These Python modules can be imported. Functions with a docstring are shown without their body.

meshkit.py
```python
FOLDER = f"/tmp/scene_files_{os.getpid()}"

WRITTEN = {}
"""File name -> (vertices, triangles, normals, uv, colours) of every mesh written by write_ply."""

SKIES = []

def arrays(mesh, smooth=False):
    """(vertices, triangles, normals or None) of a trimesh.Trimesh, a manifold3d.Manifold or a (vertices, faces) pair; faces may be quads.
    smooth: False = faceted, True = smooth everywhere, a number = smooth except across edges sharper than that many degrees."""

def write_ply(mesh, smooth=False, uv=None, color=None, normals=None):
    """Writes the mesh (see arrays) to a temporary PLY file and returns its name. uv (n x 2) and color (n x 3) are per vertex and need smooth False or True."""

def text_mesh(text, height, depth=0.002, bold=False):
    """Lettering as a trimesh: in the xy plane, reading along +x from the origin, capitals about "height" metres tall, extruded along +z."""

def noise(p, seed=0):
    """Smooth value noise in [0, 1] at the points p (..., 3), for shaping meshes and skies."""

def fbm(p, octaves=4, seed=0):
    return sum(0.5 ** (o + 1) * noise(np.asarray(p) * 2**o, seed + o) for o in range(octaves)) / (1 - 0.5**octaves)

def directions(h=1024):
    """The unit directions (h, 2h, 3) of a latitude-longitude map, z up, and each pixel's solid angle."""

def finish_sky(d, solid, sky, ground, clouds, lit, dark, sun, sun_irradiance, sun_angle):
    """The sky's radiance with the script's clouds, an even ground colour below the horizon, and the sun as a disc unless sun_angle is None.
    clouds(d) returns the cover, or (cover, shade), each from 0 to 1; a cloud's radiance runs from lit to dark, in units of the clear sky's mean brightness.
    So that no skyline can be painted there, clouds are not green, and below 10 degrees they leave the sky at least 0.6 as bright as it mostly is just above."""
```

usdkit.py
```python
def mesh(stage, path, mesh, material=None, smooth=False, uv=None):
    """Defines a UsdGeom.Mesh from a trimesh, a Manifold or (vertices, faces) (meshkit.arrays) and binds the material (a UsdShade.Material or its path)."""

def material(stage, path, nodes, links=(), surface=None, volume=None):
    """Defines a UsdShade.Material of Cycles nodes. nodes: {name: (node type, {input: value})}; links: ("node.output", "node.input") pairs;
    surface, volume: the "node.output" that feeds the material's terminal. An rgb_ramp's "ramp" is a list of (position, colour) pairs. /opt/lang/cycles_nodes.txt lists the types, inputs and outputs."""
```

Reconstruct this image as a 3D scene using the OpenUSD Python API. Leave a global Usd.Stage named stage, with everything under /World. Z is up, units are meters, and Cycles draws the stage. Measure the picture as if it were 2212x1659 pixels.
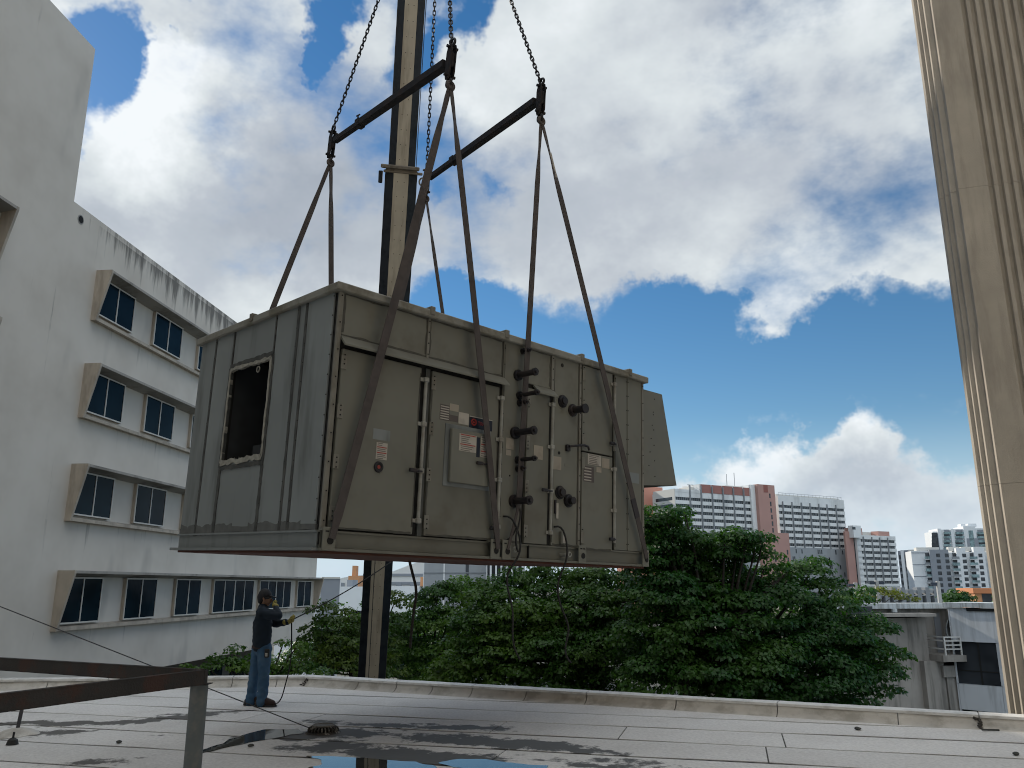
import math, random
import numpy as np, trimesh, manifold3d as m3, shapely.geometry as sg
import usdkit, meshkit
from shapely import affinity
from pxr import Usd, UsdGeom, UsdLux, UsdShade, Gf, Sdf

random.seed(7); RNG = np.random.default_rng(7)
stage = Usd.Stage.CreateInMemory()
UsdGeom.SetStageUpAxis(stage, UsdGeom.Tokens.z); UsdGeom.SetStageMetersPerUnit(stage, 1.0)
world = UsdGeom.Xform.Define(stage, '/World'); stage.SetDefaultPrim(world.GetPrim())
UsdGeom.Scope.Define(stage, '/World/Looks')

# ------------------------------------------------------------------ camera, sky, sun, exposure
PITCH, FPX, EYE, EXPOSURE = math.radians(13.85), 1766.2, np.array([0, 0, 1.75]), 0.85
cam = UsdGeom.Camera.Define(stage, '/World/camera')
cam.CreateHorizontalApertureAttr(36.0); cam.CreateVerticalApertureAttr(27.0)
cam.CreateFocalLengthAttr(36.0 * FPX / 2212); cam.CreateClippingRangeAttr(Gf.Vec2f(0.1, 5000))
cam.CreateExposureAttr(EXPOSURE)
cam.AddTranslateOp().Set(Gf.Vec3d(*map(float, EYE))); cam.AddRotateXOp().Set(90 + math.degrees(PITCH))

SUN_AZ, SUN_EL = math.radians(-47), math.radians(27)
SKY_STRENGTH, SUN_INTENSITY = 0.10, 0.55
sun = UsdLux.DistantLight.Define(stage, '/World/sun')
sun.CreateIntensityAttr(SUN_INTENSITY); sun.CreateAngleAttr(0.6); sun.CreateColorAttr(Gf.Vec3f(1.0, 0.92, 0.8))
sun.CreateNormalizeAttr(True)
sun.AddRotateZOp().Set(-math.degrees(SUN_AZ)); sun.AddRotateXOp().Set(math.degrees(SUN_EL) - 90)
dome = UsdLux.DomeLight.Define(stage, '/World/sky')
dome.CreateIntensityAttr(1.0)

# the ray that a point of the photograph (2212 x 1659) was seen along, for surveying the place
FW = np.array([0, math.cos(PITCH), math.sin(PITCH)]); UP = np.array([0, -math.sin(PITCH), math.cos(PITCH)])
def ray(x, y): return FW + np.array([1.0, 0, 0]) * (x - 1106) / FPX + UP * (829.5 - y) / FPX
def atz(x, y, z=0.0): d = ray(x, y); return EYE + d * (z - EYE[2]) / d[2]
def aty(x, y, Y): d = ray(x, y); return EYE + d * Y / d[1]
def on_plane(x, y, p0, n): d = ray(x, y); return EYE + d * ((np.asarray(p0) - EYE) @ n) / (d @ n)
def azel(x, y): d = ray(x, y); d = d / np.linalg.norm(d); return math.atan2(d[0], d[1]), math.asin(d[2])

CLOUD = [(5.05, 5.3, 5.45), (3.95, 4.25, 4.4), (2.85, 3.12, 3.45), (2.15, 2.42, 2.8)]
def sky_material():
    N, L = {}, []
    N['tc'] = ('texture_coordinate', {}); N['sep'] = ('separate_xyz', {}); L.append(('tc.generated', 'sep.vector'))
    N['az'] = ('math', {'math_type': 'arctan2'}); L += [('sep.x', 'az.value1'), ('sep.y', 'az.value2')]
    N['el'] = ('math', {'math_type': 'arcsine'}); L += [('sep.z', 'el.value1')]
    N['ae'] = ('combine_xyz', {}); L += [('az.value', 'ae.x'), ('el.value', 'ae.y')]
    N['warp'] = ('noise_texture', {'scale': 5.0, 'detail': 6.0, 'roughness': 0.62}); L.append(('tc.generated', 'warp.vector'))
    N['wc'] = ('vector_math', {'math_type': 'subtract', 'vector2': (.5, .5, .5)}); L.append(('warp.color', 'wc.vector1'))
    N['ws'] = ('vector_math', {'math_type': 'multiply', 'vector2': (.30, .24, 0)}); L.append(('wc.vector', 'ws.vector1'))
    N['aw'] = ('vector_math', {'math_type': 'add'}); L += [('ae.vector', 'aw.vector1'), ('ws.vector', 'aw.vector2')]
    blobs = [  # photograph x, y, radius x, radius y, weight
        (330, 420, 330, 300, 1.2), (480, 190, 210, 210, 1.2), (620, 330, 320, 330, 1.1), (560, 560, 380, 220, .9), (790, 130, 120, 150, .9),
        (860, 330, 260, 260, 1.0), (640, 60, 110, 110, .5), (1120, 230, 300, 240, 1.1), (1100, 560, 260, 120, .7), (1380, 330, 360, 280, 1.3),
        (1700, 270, 440, 300, 1.4), (2000, 240, 380, 330, 1.2), (1690, 560, 250, 170, 1.1), (1480, 470, 220, 150, .8), (1920, 480, 240, 120, .8),
        (1230, 60, 300, 180, .9), (1600, 30, 500, 200, 1.0), (380, 20, 260, 90, .55), (150, 0, 200, 160, .9), (1240, 640, 160, 70, .4), (760, 640, 260, 90, .4),
        (1640, 1000, 165, 115, 1.1), (1590, 1070, 190, 100, .9), (1870, 985, 105, 85, .8), (1900, 1070, 250, 110, .9), (1760, 930, 60, 70, -.4), (1760, 1080, 260, 90, .6), (2150, 1090, 120, 110, .8), (1440, 1090, 160, 60, .4),
        (700, -500, 900, 500, 1.0), (1700, -500, 900, 500, .9),
        (350, 640, 330, 110, .8), (1780, 1180, 420, 110, .55),
        (500, 620, 330, 150, .7), (900, 600, 260, 130, .5), (1250, 600, 230, 150, .6), (1680, 610, 170, 120, .6), (1880, 540, 240, 140, .5), (1450, 560, 160, 120, .35), (240, 560, 200, 200, .6), (2050, 480, 160, 140, .5),
        (255, 150, 165, 150, -1.1), (320, 100, 110, 80, -.35), (700, 55, 95, 120, -.95), (985, 55, 75, 110, -.6), (215, 330, 90, 110, -.5), (1330, 285, 90, 60, -.35),
        (1420, 640, 150, 130, -.35), (780, 610, 120, 80, -.45), (1020, 660, 120, 60, -.3), (1700, 800, 400, 90, -.6), (1030, 520, 150, 120, .8),
    ]
    last = None
    for i, (x, y, rx, ry, w) in enumerate(blobs):
        a, e = azel(x, y); ra, re = rx / FPX, ry / FPX
        N[f'm{i}'] = ('mapping', {'mapping_type': 'point', 'scale': (1 / ra, 1 / re, 0), 'location': (-a / ra, -e / re, 0)})
        N[f'g{i}'] = ('gradient_texture', {'gradient_type': 'spherical'})
        N[f's{i}'] = ('math', {'math_type': 'multiply_add', 'value2': w, 'value3': 0.0})
        L += [('aw.vector', f'm{i}.vector'), (f'm{i}.vector', f'g{i}.vector'), (f'g{i}.fac', f's{i}.value1')]
        if last: L.append((last, f's{i}.value3'))
        last = f's{i}.value'
    def fb(name, off):
        N[name + 'm'] = ('mapping', {'mapping_type': 'point', 'scale': (1, 1, 1.5), 'location': off})
        N[name] = ('noise_texture', {'scale': 4.2, 'detail': 6.5, 'roughness': 0.57})
        L.extend([('tc.generated', name + 'm.vector'), (name + 'm.vector', name + '.vector')])
    sd = np.array([math.sin(SUN_AZ) * math.cos(SUN_EL), math.cos(SUN_AZ) * math.cos(SUN_EL), 1.5 * math.sin(SUN_EL) + .5]) * .035
    fb('fa', (3.1, 1.7, .4)); fb('fb', tuple(np.array([3.1, 1.7, .4]) + sd))
    # cover outside the blobs: broken clouds everywhere else in the sky, as in the part in view
    N['low'] = ('noise_texture', {'scale': 1.6, 'detail': 3.0, 'roughness': 0.5}); L.append(('tc.generated', 'low.vector'))
    N['back'] = ('map_range', {'from_min': 0.1, 'from_max': -0.5, 'to_min': 0.0, 'to_max': 0.36, 'clamp': True}); L.append(('sep.y', 'back.value'))
    N['sm'] = ('math', {'math_type': 'minimum', 'value2': .62}); L.append((last, 'sm.value1'))
    N['d0'] = ('math', {'math_type': 'multiply_add', 'value2': 2.1, 'value3': -1.26}); L.append(('fa.fac', 'd0.value1'))
    N['d1'] = ('math', {'math_type': 'add'}); L += [('d0.value', 'd1.value1'), ('sm.value', 'd1.value2')]
    N['d2'] = ('math', {'math_type': 'add'}); L += [('d1.value', 'd2.value1'), ('back.result', 'd2.value2')]
    N['top'] = ('map_range', {'from_min': 0.66, 'from_max': 0.85, 'to_min': 0.0, 'to_max': 0.55, 'clamp': True}); L.append(('sep.z', 'top.value'))  # extra cloud overhead, out of view, added to raise the light on the roof
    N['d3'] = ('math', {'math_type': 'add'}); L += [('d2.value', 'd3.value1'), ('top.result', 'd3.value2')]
    N['alpha'] = ('map_range', {'range_type': 'smoothstep', 'from_min': -0.15, 'from_max': 0.40}); L.append(('d3.value', 'alpha.value'))
    # grey undersides and cores
    gl = None
    for i, (x, y, rx, ry, w) in enumerate([(650, 350, 200, 220, .55), (600, 540, 340, 180, .5), (830, 230, 150, 130, .35), (930, 430, 220, 190, .5), (1250, 480, 380, 240, .35), (1650, 330, 330, 180, .25), (1950, 420, 220, 140, .25), (250, 480, 200, 130, .3),
            (1720, 1110, 330, 90, .28), (1920, 1070, 180, 80, .25), (420, 60, 200, 90, .35), (1500, -100, 700, 200, .2), (330, 250, 160, 170, -.35), (450, 130, 150, 120, -.35), (1640, 960, 120, 80, -.45), (1860, 930, 90, 60, -.35), (1630, 620, 170, 100, -.2), (1050, 230, 160, 120, -.2), (1650, 60, 500, 130, -.12)]):
        a, e = azel(x, y); ra, re = rx * 1.5 / FPX, ry * 1.5 / FPX
        N[f'gm{i}'] = ('mapping', {'mapping_type': 'point', 'scale': (1 / ra, 1 / re, 0), 'location': (-a / ra, -e / re, 0)}); N[f'gg{i}'] = ('gradient_texture', {'gradient_type': 'quadratic_sphere'}); N[f'gs{i}'] = ('math', {'math_type': 'multiply_add', 'value2': w * 1.5, 'value3': 0.0})
        L += [('aw.vector', f'gm{i}.vector'), (f'gm{i}.vector', f'gg{i}.vector'), (f'gg{i}.fac', f'gs{i}.value1')]
        if gl: L.append((gl, f'gs{i}.value3'))
        gl = f'gs{i}.value'
    N['rel'] = ('math', {'math_type': 'subtract'}); L += [('fb.fac', 'rel.value1'), ('fa.fac', 'rel.value2')]
    N['sh'] = ('math', {'math_type': 'multiply_add', 'value2': 1.25, 'value3': 0.27}); L.append(('rel.value', 'sh.value1'))
    N['lo2'] = ('math', {'math_type': 'multiply_add', 'value2': 1.0, 'value3': -0.5}); L.append(('low.fac', 'lo2.value1'))
    N['sq0'] = ('math', {'math_type': 'add'}); L += [(gl, 'sq0.value1'), ('sh.value', 'sq0.value2')]
    N['tl'] = ('math', {'math_type': 'multiply_add', 'value2': -.8}); L += [('top.result', 'tl.value1'), ('sq0.value', 'tl.value3')]   # overhead clouds out of view, brightened to light the roof
    N['sq1'] = ('math', {'math_type': 'add', 'use_clamp': False}); L += [('tl.value', 'sq1.value1'), ('lo2.value', 'sq1.value2')]
    N['cc'] = ('rgb_ramp', {'ramp': [(0.0, CLOUD[0]), (0.28, CLOUD[1]), (0.56, CLOUD[2]), (1.0, CLOUD[3])]}); N['sq2'] = ('math', {'math_type': 'multiply', 'value2': .8}); L += [('sq1.value', 'sq2.value1'), ('sq2.value', 'cc.fac')]
    N['sky'] = ('sky_texture', {'sky_type': 'single_scattering', 'sun_disc': False, 'sun_elevation': SUN_EL, 'sun_rotation': SUN_AZ % (2 * math.pi), 'altitude': 20.0, 'air_density': 1.0, 'aerosol_density': 0.08, 'ozone_density': 1.3})
    N['hs'] = ('hsv', {'saturation': 1.36, 'value': .58}); L.append(('sky.color', 'hs.color'))
    N['hz'] = ('map_range', {'range_type': 'smoothstep', 'from_min': 0.20, 'from_max': -0.02, 'to_min': 0.0, 'to_max': 0.9}); L.append(('sep.z', 'hz.value'))   # pale air near the horizon
    N['hm'] = ('mix_color', {'use_clamp': False, 'b': (3.0, 4.0, 4.9)}); L += [('hz.result', 'hm.fac'), ('hs.color', 'hm.a')]
    N['mix'] = ('mix_color', {'blend_type': 'mix', 'use_clamp': False}); L += [('alpha.result', 'mix.fac'), ('hm.result', 'mix.a'), ('cc.color', 'mix.b')]
    N['hf'] = ('math', {'math_type': 'multiply', 'value2': .6}); L.append(('hz.result', 'hf.value1'))
    N['h2'] = ('mix_color', {'use_clamp': False, 'b': (3.05, 3.75, 4.5)}); L += [('hf.value', 'h2.fac'), ('mix.result', 'h2.a')]
    N['bg'] = ('background_shader', {'strength': SKY_STRENGTH}); L.append(('h2.result', 'bg.color'))
    return usdkit.material(stage, '/World/Looks/sky_and_clouds', N, L, surface='bg.background')
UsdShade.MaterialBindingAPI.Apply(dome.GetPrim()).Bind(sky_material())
dome.GetPrim().SetCustomDataByKey('kind', 'structure')
dome.GetPrim().SetCustomDataByKey('label', 'blue sky with large bright grey-bottomed cumulus clouds')

# ------------------------------------------------------------------ helpers
_names = {}
def numbered(parent, name):
    k = (parent, name); n = _names.get(k, 0); _names[k] = n + 1
    return name if n == 0 else f'{name}_{n:03d}'

class Thing:
    """An Xform whose children are its parts; matrix M (4x4, column vectors) places it."""
    def __init__(s, name, label=None, cat=None, M=None, loc=None, group=None, kind=None, parent='/World'):
        s.M = np.eye(4) if M is None else np.asarray(M, float)
        if loc is not None: s.M = np.eye(4); s.M[:3, 3] = loc
        s.path = f'{parent}/{numbered(parent, name)}'
        x = UsdGeom.Xform.Define(stage, s.path)
        x.AddTransformOp().Set(Gf.Matrix4d(*map(float, s.M.T.ravel())))
        s.inv = np.linalg.inv(s.M); s.prim = x.GetPrim(); tag(s.prim, label, cat, group, kind)
def tag(prim, label=None, cat=None, group=None, kind=None):
    for k, v in (('label', label), ('category', cat), ('group', group), ('kind', kind)):
        if v: prim.SetCustomDataByKey(k, v)

def frame(p, x, z=(0, 0, 1)):
    x = np.asarray(x, float); x = x / np.linalg.norm(x); z = np.asarray(z, float); y = np.cross(z, x); y /= np.linalg.norm(y); z = np.cross(x, y)
    M = np.eye(4); M[:3, 0], M[:3, 1], M[:3, 2], M[:3, 3] = x, y, z, p
    return M
def unit(v): v = np.asarray(v, float); return v / np.linalg.norm(v)

BOXF = np.array([[0, 2, 1], [1, 2, 3], [4, 5, 6], [5, 7, 6], [0, 1, 4], [1, 5, 4], [2, 6, 3], [3, 6, 7], [0, 4, 2], [2, 4, 6], [1, 3, 5], [3, 7, 5]])
class MB:
    def __init__(s): s.v, s.f, s.n = [], [], 0
    def add(s, v, f, M=None):
        v = np.asarray(v, float)
        if M is not None: v = v @ np.asarray(M)[:3, :3].T + np.asarray(M)[:3, 3]
        s.v.append(v); s.f.append(np.asarray(f) + s.n); s.n += len(v); return s
    def mesh(s, m, M=None):
        if hasattr(m, 'to_mesh'): q = m.to_mesh(); return s.add(q.vert_properties[:, :3], q.tri_verts, M)
        return s.add(m.vertices, m.faces, M)
    def bx(s, x0, x1, y0, y1, z0, z1, M=None):
        v = np.array([[x, y, z] for z in (z0, z1) for y in (y0, y1) for x in (x0, x1)], float)
        return s.add(v, BOXF, M)
    def cb(s, x0, x1, y0, y1, z0, z1, c=.01, M=None):   # box with chamfered edges
        if min(x1 - x0, y1 - y0, z1 - z0) < 2.2 * c: return s.bx(x0, x1, y0, y1, z0, z1, M)
        p = []
        for sx in (0, 1):
            for sy in (0, 1):
                for sz in (0, 1):
                    X, Y, Z = (x0, x1)[sx], (y0, y1)[sy], (z0, z1)[sz]; a, b, d = (1 - 2 * sx) * c, (1 - 2 * sy) * c, (1 - 2 * sz) * c
                    p += [(X, Y + b, Z + d), (X + a, Y, Z + d), (X + a, Y + b, Z)]
        h = trimesh.convex.convex_hull(np.array(p)); return s.add(h.vertices, h.faces, M)
    def bar(s, p, q, w, h, up=(0, 0, 1), c=0):            # rectangular bar from p to q, w across, h along up
        p, q = np.asarray(p, float), np.asarray(q, float); d = q - p; L = np.linalg.norm(d)
        x = d / L; u = np.asarray(up, float)
        if abs(x @ u) > .98 * np.linalg.norm(u): u = np.array([0, 1.0, 0])
        y = unit(np.cross(u, x)); z = np.cross(x, y); M = np.eye(4); M[:3, 0], M[:3, 1], M[:3, 2], M[:3, 3] = x, y, z, p
        return s.cb(0, L, -w / 2, w / 2, -h / 2, h / 2, c, M) if c else s.bx(0, L, -w / 2, w / 2, -h / 2, h / 2, M)
    def path(s, pts, r, n=8, cap=True):
        pts = np.asarray(pts, float); m = len(pts); r = np.full(m, r, float) if np.ndim(r) == 0 else np.asarray(r, float)
        t = np.gradient(pts, axis=0); t /= np.maximum(np.linalg.norm(t, axis=1, keepdims=True), 1e-9)
        a = np.array([0, 0, 1.0]) if abs(t[0, 2]) < .9 else np.array([1.0, 0, 0]); u = unit(np.cross(t[0], a)); V = []
        for k in range(m):
            u = unit(u - t[k] * (u @ t[k])); w = np.cross(t[k], u); th = np.arange(n) * 2 * np.pi / n
            V.append(pts[k] + r[k] * (np.cos(th)[:, None] * u + np.sin(th)[:, None] * w))
        V = np.vstack(V); F = []
        for k in range(m - 1):
            for j in range(n):
                a0, b0 = k * n + j, k * n + (j + 1) % n; F += [(a0, b0, b0 + n), (a0, b0 + n, a0 + n)]
        if cap:
            F += [(0, j + 1, j) for j in range(1, n - 1)]; o = (m - 1) * n; F += [(o, o + j, o + j + 1) for j in range(1, n - 1)]
        return s.add(V, F)
    def rod(s, p, q, r, r2=None, n=12): return s.path([p, q], [r, r if r2 is None else r2], n)
    def prism(s, poly, h, M=None):                        # shapely polygon in xy, extruded 0..h along z
        m = trimesh.creation.extrude_polygon(poly, h, engine='earcut'); return s.add(m.vertices, m.faces, M)
    def disc(s, c, nrm, r, t, n=20): c = np.asarray(c, float); nrm = unit(nrm); return s.rod(c, c + nrm * t, r, n=n)
    def ring(s, c, nrm, R, r, n=16, k=6, sy=1.0, u=None):
        nrm = unit(nrm); a = np.array([0, 0, 1.0]) if abs(nrm[2]) < .9 else np.array([1.0, 0, 0])
        u = unit(np.cross(nrm, a)) if u is None else unit(u); w = np.cross(nrm, u); V = []
        for i in range(n):
            t = 2 * np.pi * i / n; ctr = np.asarray(c) + R * (math.cos(t) * u * sy + math.sin(t) * w); e = unit(math.cos(t) * u + math.sin(t) * w)
            for j in range(k): p = 2 * np.pi * j / k; V.append(ctr + r * (math.cos(p) * e + math.sin(p) * nrm))
        F = []
        for i in range(n):
            for j in range(k):
                a0, b0, c0, d0 = i * k + j, i * k + (j + 1) % k, ((i + 1) % n) * k + j, ((i + 1) % n) * k + (j + 1) % k; F += [(a0, c0, d0), (a0, d0, b0)]
        return s.add(V, F)
    def out(s): return np.vstack(s.v), np.vstack(s.f)
    def build(s, name, mat, parent=None, under=None, label=None, smooth=False, kind=None, cat=None, group=None, world=False):
        v, f = s.out(); pp = '/World' if parent is None else parent.path      # parent: the Thing; under: a part of it whose sub-part this is
        if world and parent is not None: v = v @ parent.inv[:3, :3].T + parent.inv[:3, 3]
        if under is not None: pp = str(under.GetPath())
        m = usdkit.mesh(stage, f'{pp}/{numbered(pp, name)}', (v, f), mat, smooth=smooth)
        tag(m.GetPrim(), label, cat, group, kind); return m.GetPrim()
    def single(s, name, mat, label, cat, smooth=False, group=None, kind=None):   # a thing that is one mesh, based at its foot
        v, f = s.out(); c = np.array([(v[:, 0].min() + v[:, 0].max()) / 2, (v[:, 1].min() + v[:, 1].max()) / 2, v[:, 2].min()])
        m = usdkit.mesh(stage, '/World/' + numbered('/World', name), (v - c, f), mat, smooth=smooth); UsdGeom.Xformable(m).AddTranslateOp().Set(Gf.Vec3d(*map(float, c)))
        tag(m.GetPrim(), label, cat, group, kind); return m.GetPrim()

_mats = {}
def mat(name, col, rough=.6, var=.12, scale=3.0, col2=None, amount=0.0, dscale=1.5, streak=None, bump=0.0, bscale=40.0, metal=0.0, spec=.4, sharp=(.45, .65), local=True, clear=0.0):
    """A painted, cast or rolled surface: base colour with tonal drift, dirt of colour col2 in patches or vertical streaks, fine relief."""
    if name in _mats: return _mats[name]
    N = {'p': ('principled_bsdf', {'roughness': rough, 'metallic': metal, 'specular_ior_level': spec, 'coat_weight': clear})}; L = []
    N['tc'] = ('texture_coordinate', {}); src = 'tc.object' if local else 'geo.position'
    if not local: N['geo'] = ('geometry', {})
    N['n1'] = ('noise_texture', {'scale': scale, 'detail': 5.0, 'roughness': .6}); L.append((src, 'n1.vector'))
    c = np.array(col, float)
    N['r1'] = ('rgb_ramp', {'ramp': [(0.3, tuple(c * (1 - var))), (0.7, tuple(np.minimum(c * (1 + var), .9)))]}); L.append(('n1.fac', 'r1.fac')); o = 'r1.color'
    if col2 is not None and amount:
        N['mp'] = ('mapping', {'mapping_type': 'point', 'scale': (1, 1, 1) if streak is None else (streak, streak, .35)}); L.append((src, 'mp.vector'))
        N['n2'] = ('noise_texture', {'scale': dscale, 'detail': 7.0, 'roughness': .65}); L.append(('mp.vector', 'n2.vector'))
        N['mr'] = ('map_range', {'range_type': 'smoothstep', 'from_min': sharp[0], 'from_max': sharp[1], 'to_min': 0.0, 'to_max': amount}); L.append(('n2.fac', 'mr.value'))
        N['mx'] = ('mix_color', {'b': tuple(col2)}); L += [('mr.result', 'mx.fac'), (o, 'mx.a')]; o = 'mx.result'
    L.append((o, 'p.base_color'))
    N['rr'] = ('map_range', {'from_min': .3, 'from_max': .7, 'to_min': max(rough - .12, .05), 'to_max': min(rough + .12, 1)}); L += [('n1.fac', 'rr.value'), ('rr.result', 'p.roughness')]
    if bump:
        N['n3'] = ('noise_texture', {'scale': bscale, 'detail': 4.0, 'roughness': .6}); L.append((src, 'n3.vector'))
        N['b'] = ('bump', {'strength': bump, 'distance': .01}); L += [('n3.fac', 'b.height'), ('b.normal', 'p.normal')]
    _mats[name] = usdkit.material(stage, '/World/Looks/' + name, N, L, surface='p.BSDF'); return _mats[name]

def glass_mat(name, col, rough=.06, spec=.5):
    if name in _mats: return _mats[name]
    N = {'geo': ('geometry', {}), 'n': ('noise_texture', {'scale': .6, 'detail': 2.0}), 'r': ('rgb_ramp', {'ramp': [(.35, tuple(np.array(col) * .6)), (.65, tuple(np.array(col) * 1.4))]}),
         'nb': ('noise_texture', {'scale': .9, 'detail': 1.0}), 'b': ('bump', {'strength': .05, 'distance': .05}), 'p': ('principled_bsdf', {'roughness': rough, 'specular_ior_level': spec})}
    L = [('geo.position', 'n.vector'), ('n.fac', 'r.fac'), ('r.color', 'p.base_color'), ('geo.position', 'nb.vector'), ('nb.fac', 'b.height'), ('b.normal', 'p.normal')]
    _mats[name] = usdkit.material(stage, '/World/Looks/' + name, N, L, surface='p.BSDF'); return _mats[name]

def leaf_mat(name, dark, light, trans=.35):
    N = {'g': ('geometry', {}), 'n': ('noise_texture', {'scale': .45, 'detail': 4.0}), 'a': ('math', {'math_type': 'multiply_add', 'value2': .5}), 'm': ('math', {'math_type': 'multiply_add', 'value2': 1.5, 'value3': -.5}),
         'r': ('rgb_ramp', {'ramp': [(0.1, tuple(dark)), (.6, tuple((np.array(dark) + np.array(light)) / 2)), (1.0, tuple(light))]}),
         'd': ('principled_bsdf', {'roughness': .42, 'specular_ior_level': .45}), 't': ('translucent_bsdf', {}), 'tm': ('mix_color', {'blend_type': 'multiply', 'fac': 1.0, 'b': (1.0, 1.25, .45)}), 'x': ('mix_closure', {'fac': trans})}
    L = [('g.position', 'n.vector'), ('n.fac', 'm.value1'), ('g.random_per_island', 'a.value1'), ('m.value', 'a.value3'), ('a.value', 'r.fac'), ('r.color', 'd.base_color'), ('r.color', 'tm.a'), ('tm.result', 't.color'), ('d.BSDF', 'x.closure1'), ('t.BSDF', 'x.closure2')]
    return usdkit.material(stage, '/World/Looks/' + name, N, L, surface='x.closure')

# ------------------------------------------------------------------ the ground and the roof we stand on
GROUND_Z = -12.0
m_ground = mat('street_ground', (.09, .09, .08), .9, .25, .05, (.05, .08, .03), .8, .02, local=False)
b = MB(); b.bx(-2500, 2500, -600, 4000, GROUND_Z - .5, GROUND_Z); b.build('ground', m_ground, kind='structure')

BEND = np.array([-3.75, 15.42]); DR = unit([10.02, -4.68]); DL = unit([-5.03, -.53])   # the two runs of the parapet leave the bend along these
NR = np.array([DR[1], -DR[0]]) * -1; NR = NR if NR @ np.array([0, 1]) > 0 else -NR      # outward
NL = np.array([-DL[1], DL[0]]); NL = NL if NL @ np.array([0, 1]) > 0 else -NL
pR, pL = BEND + DR * 19, BEND + DL * 6.9
ROOF = sg.Polygon([tuple(pL), tuple(BEND), tuple(pR), (pR[0], -3.2), (pL[0], -3.2)])

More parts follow.
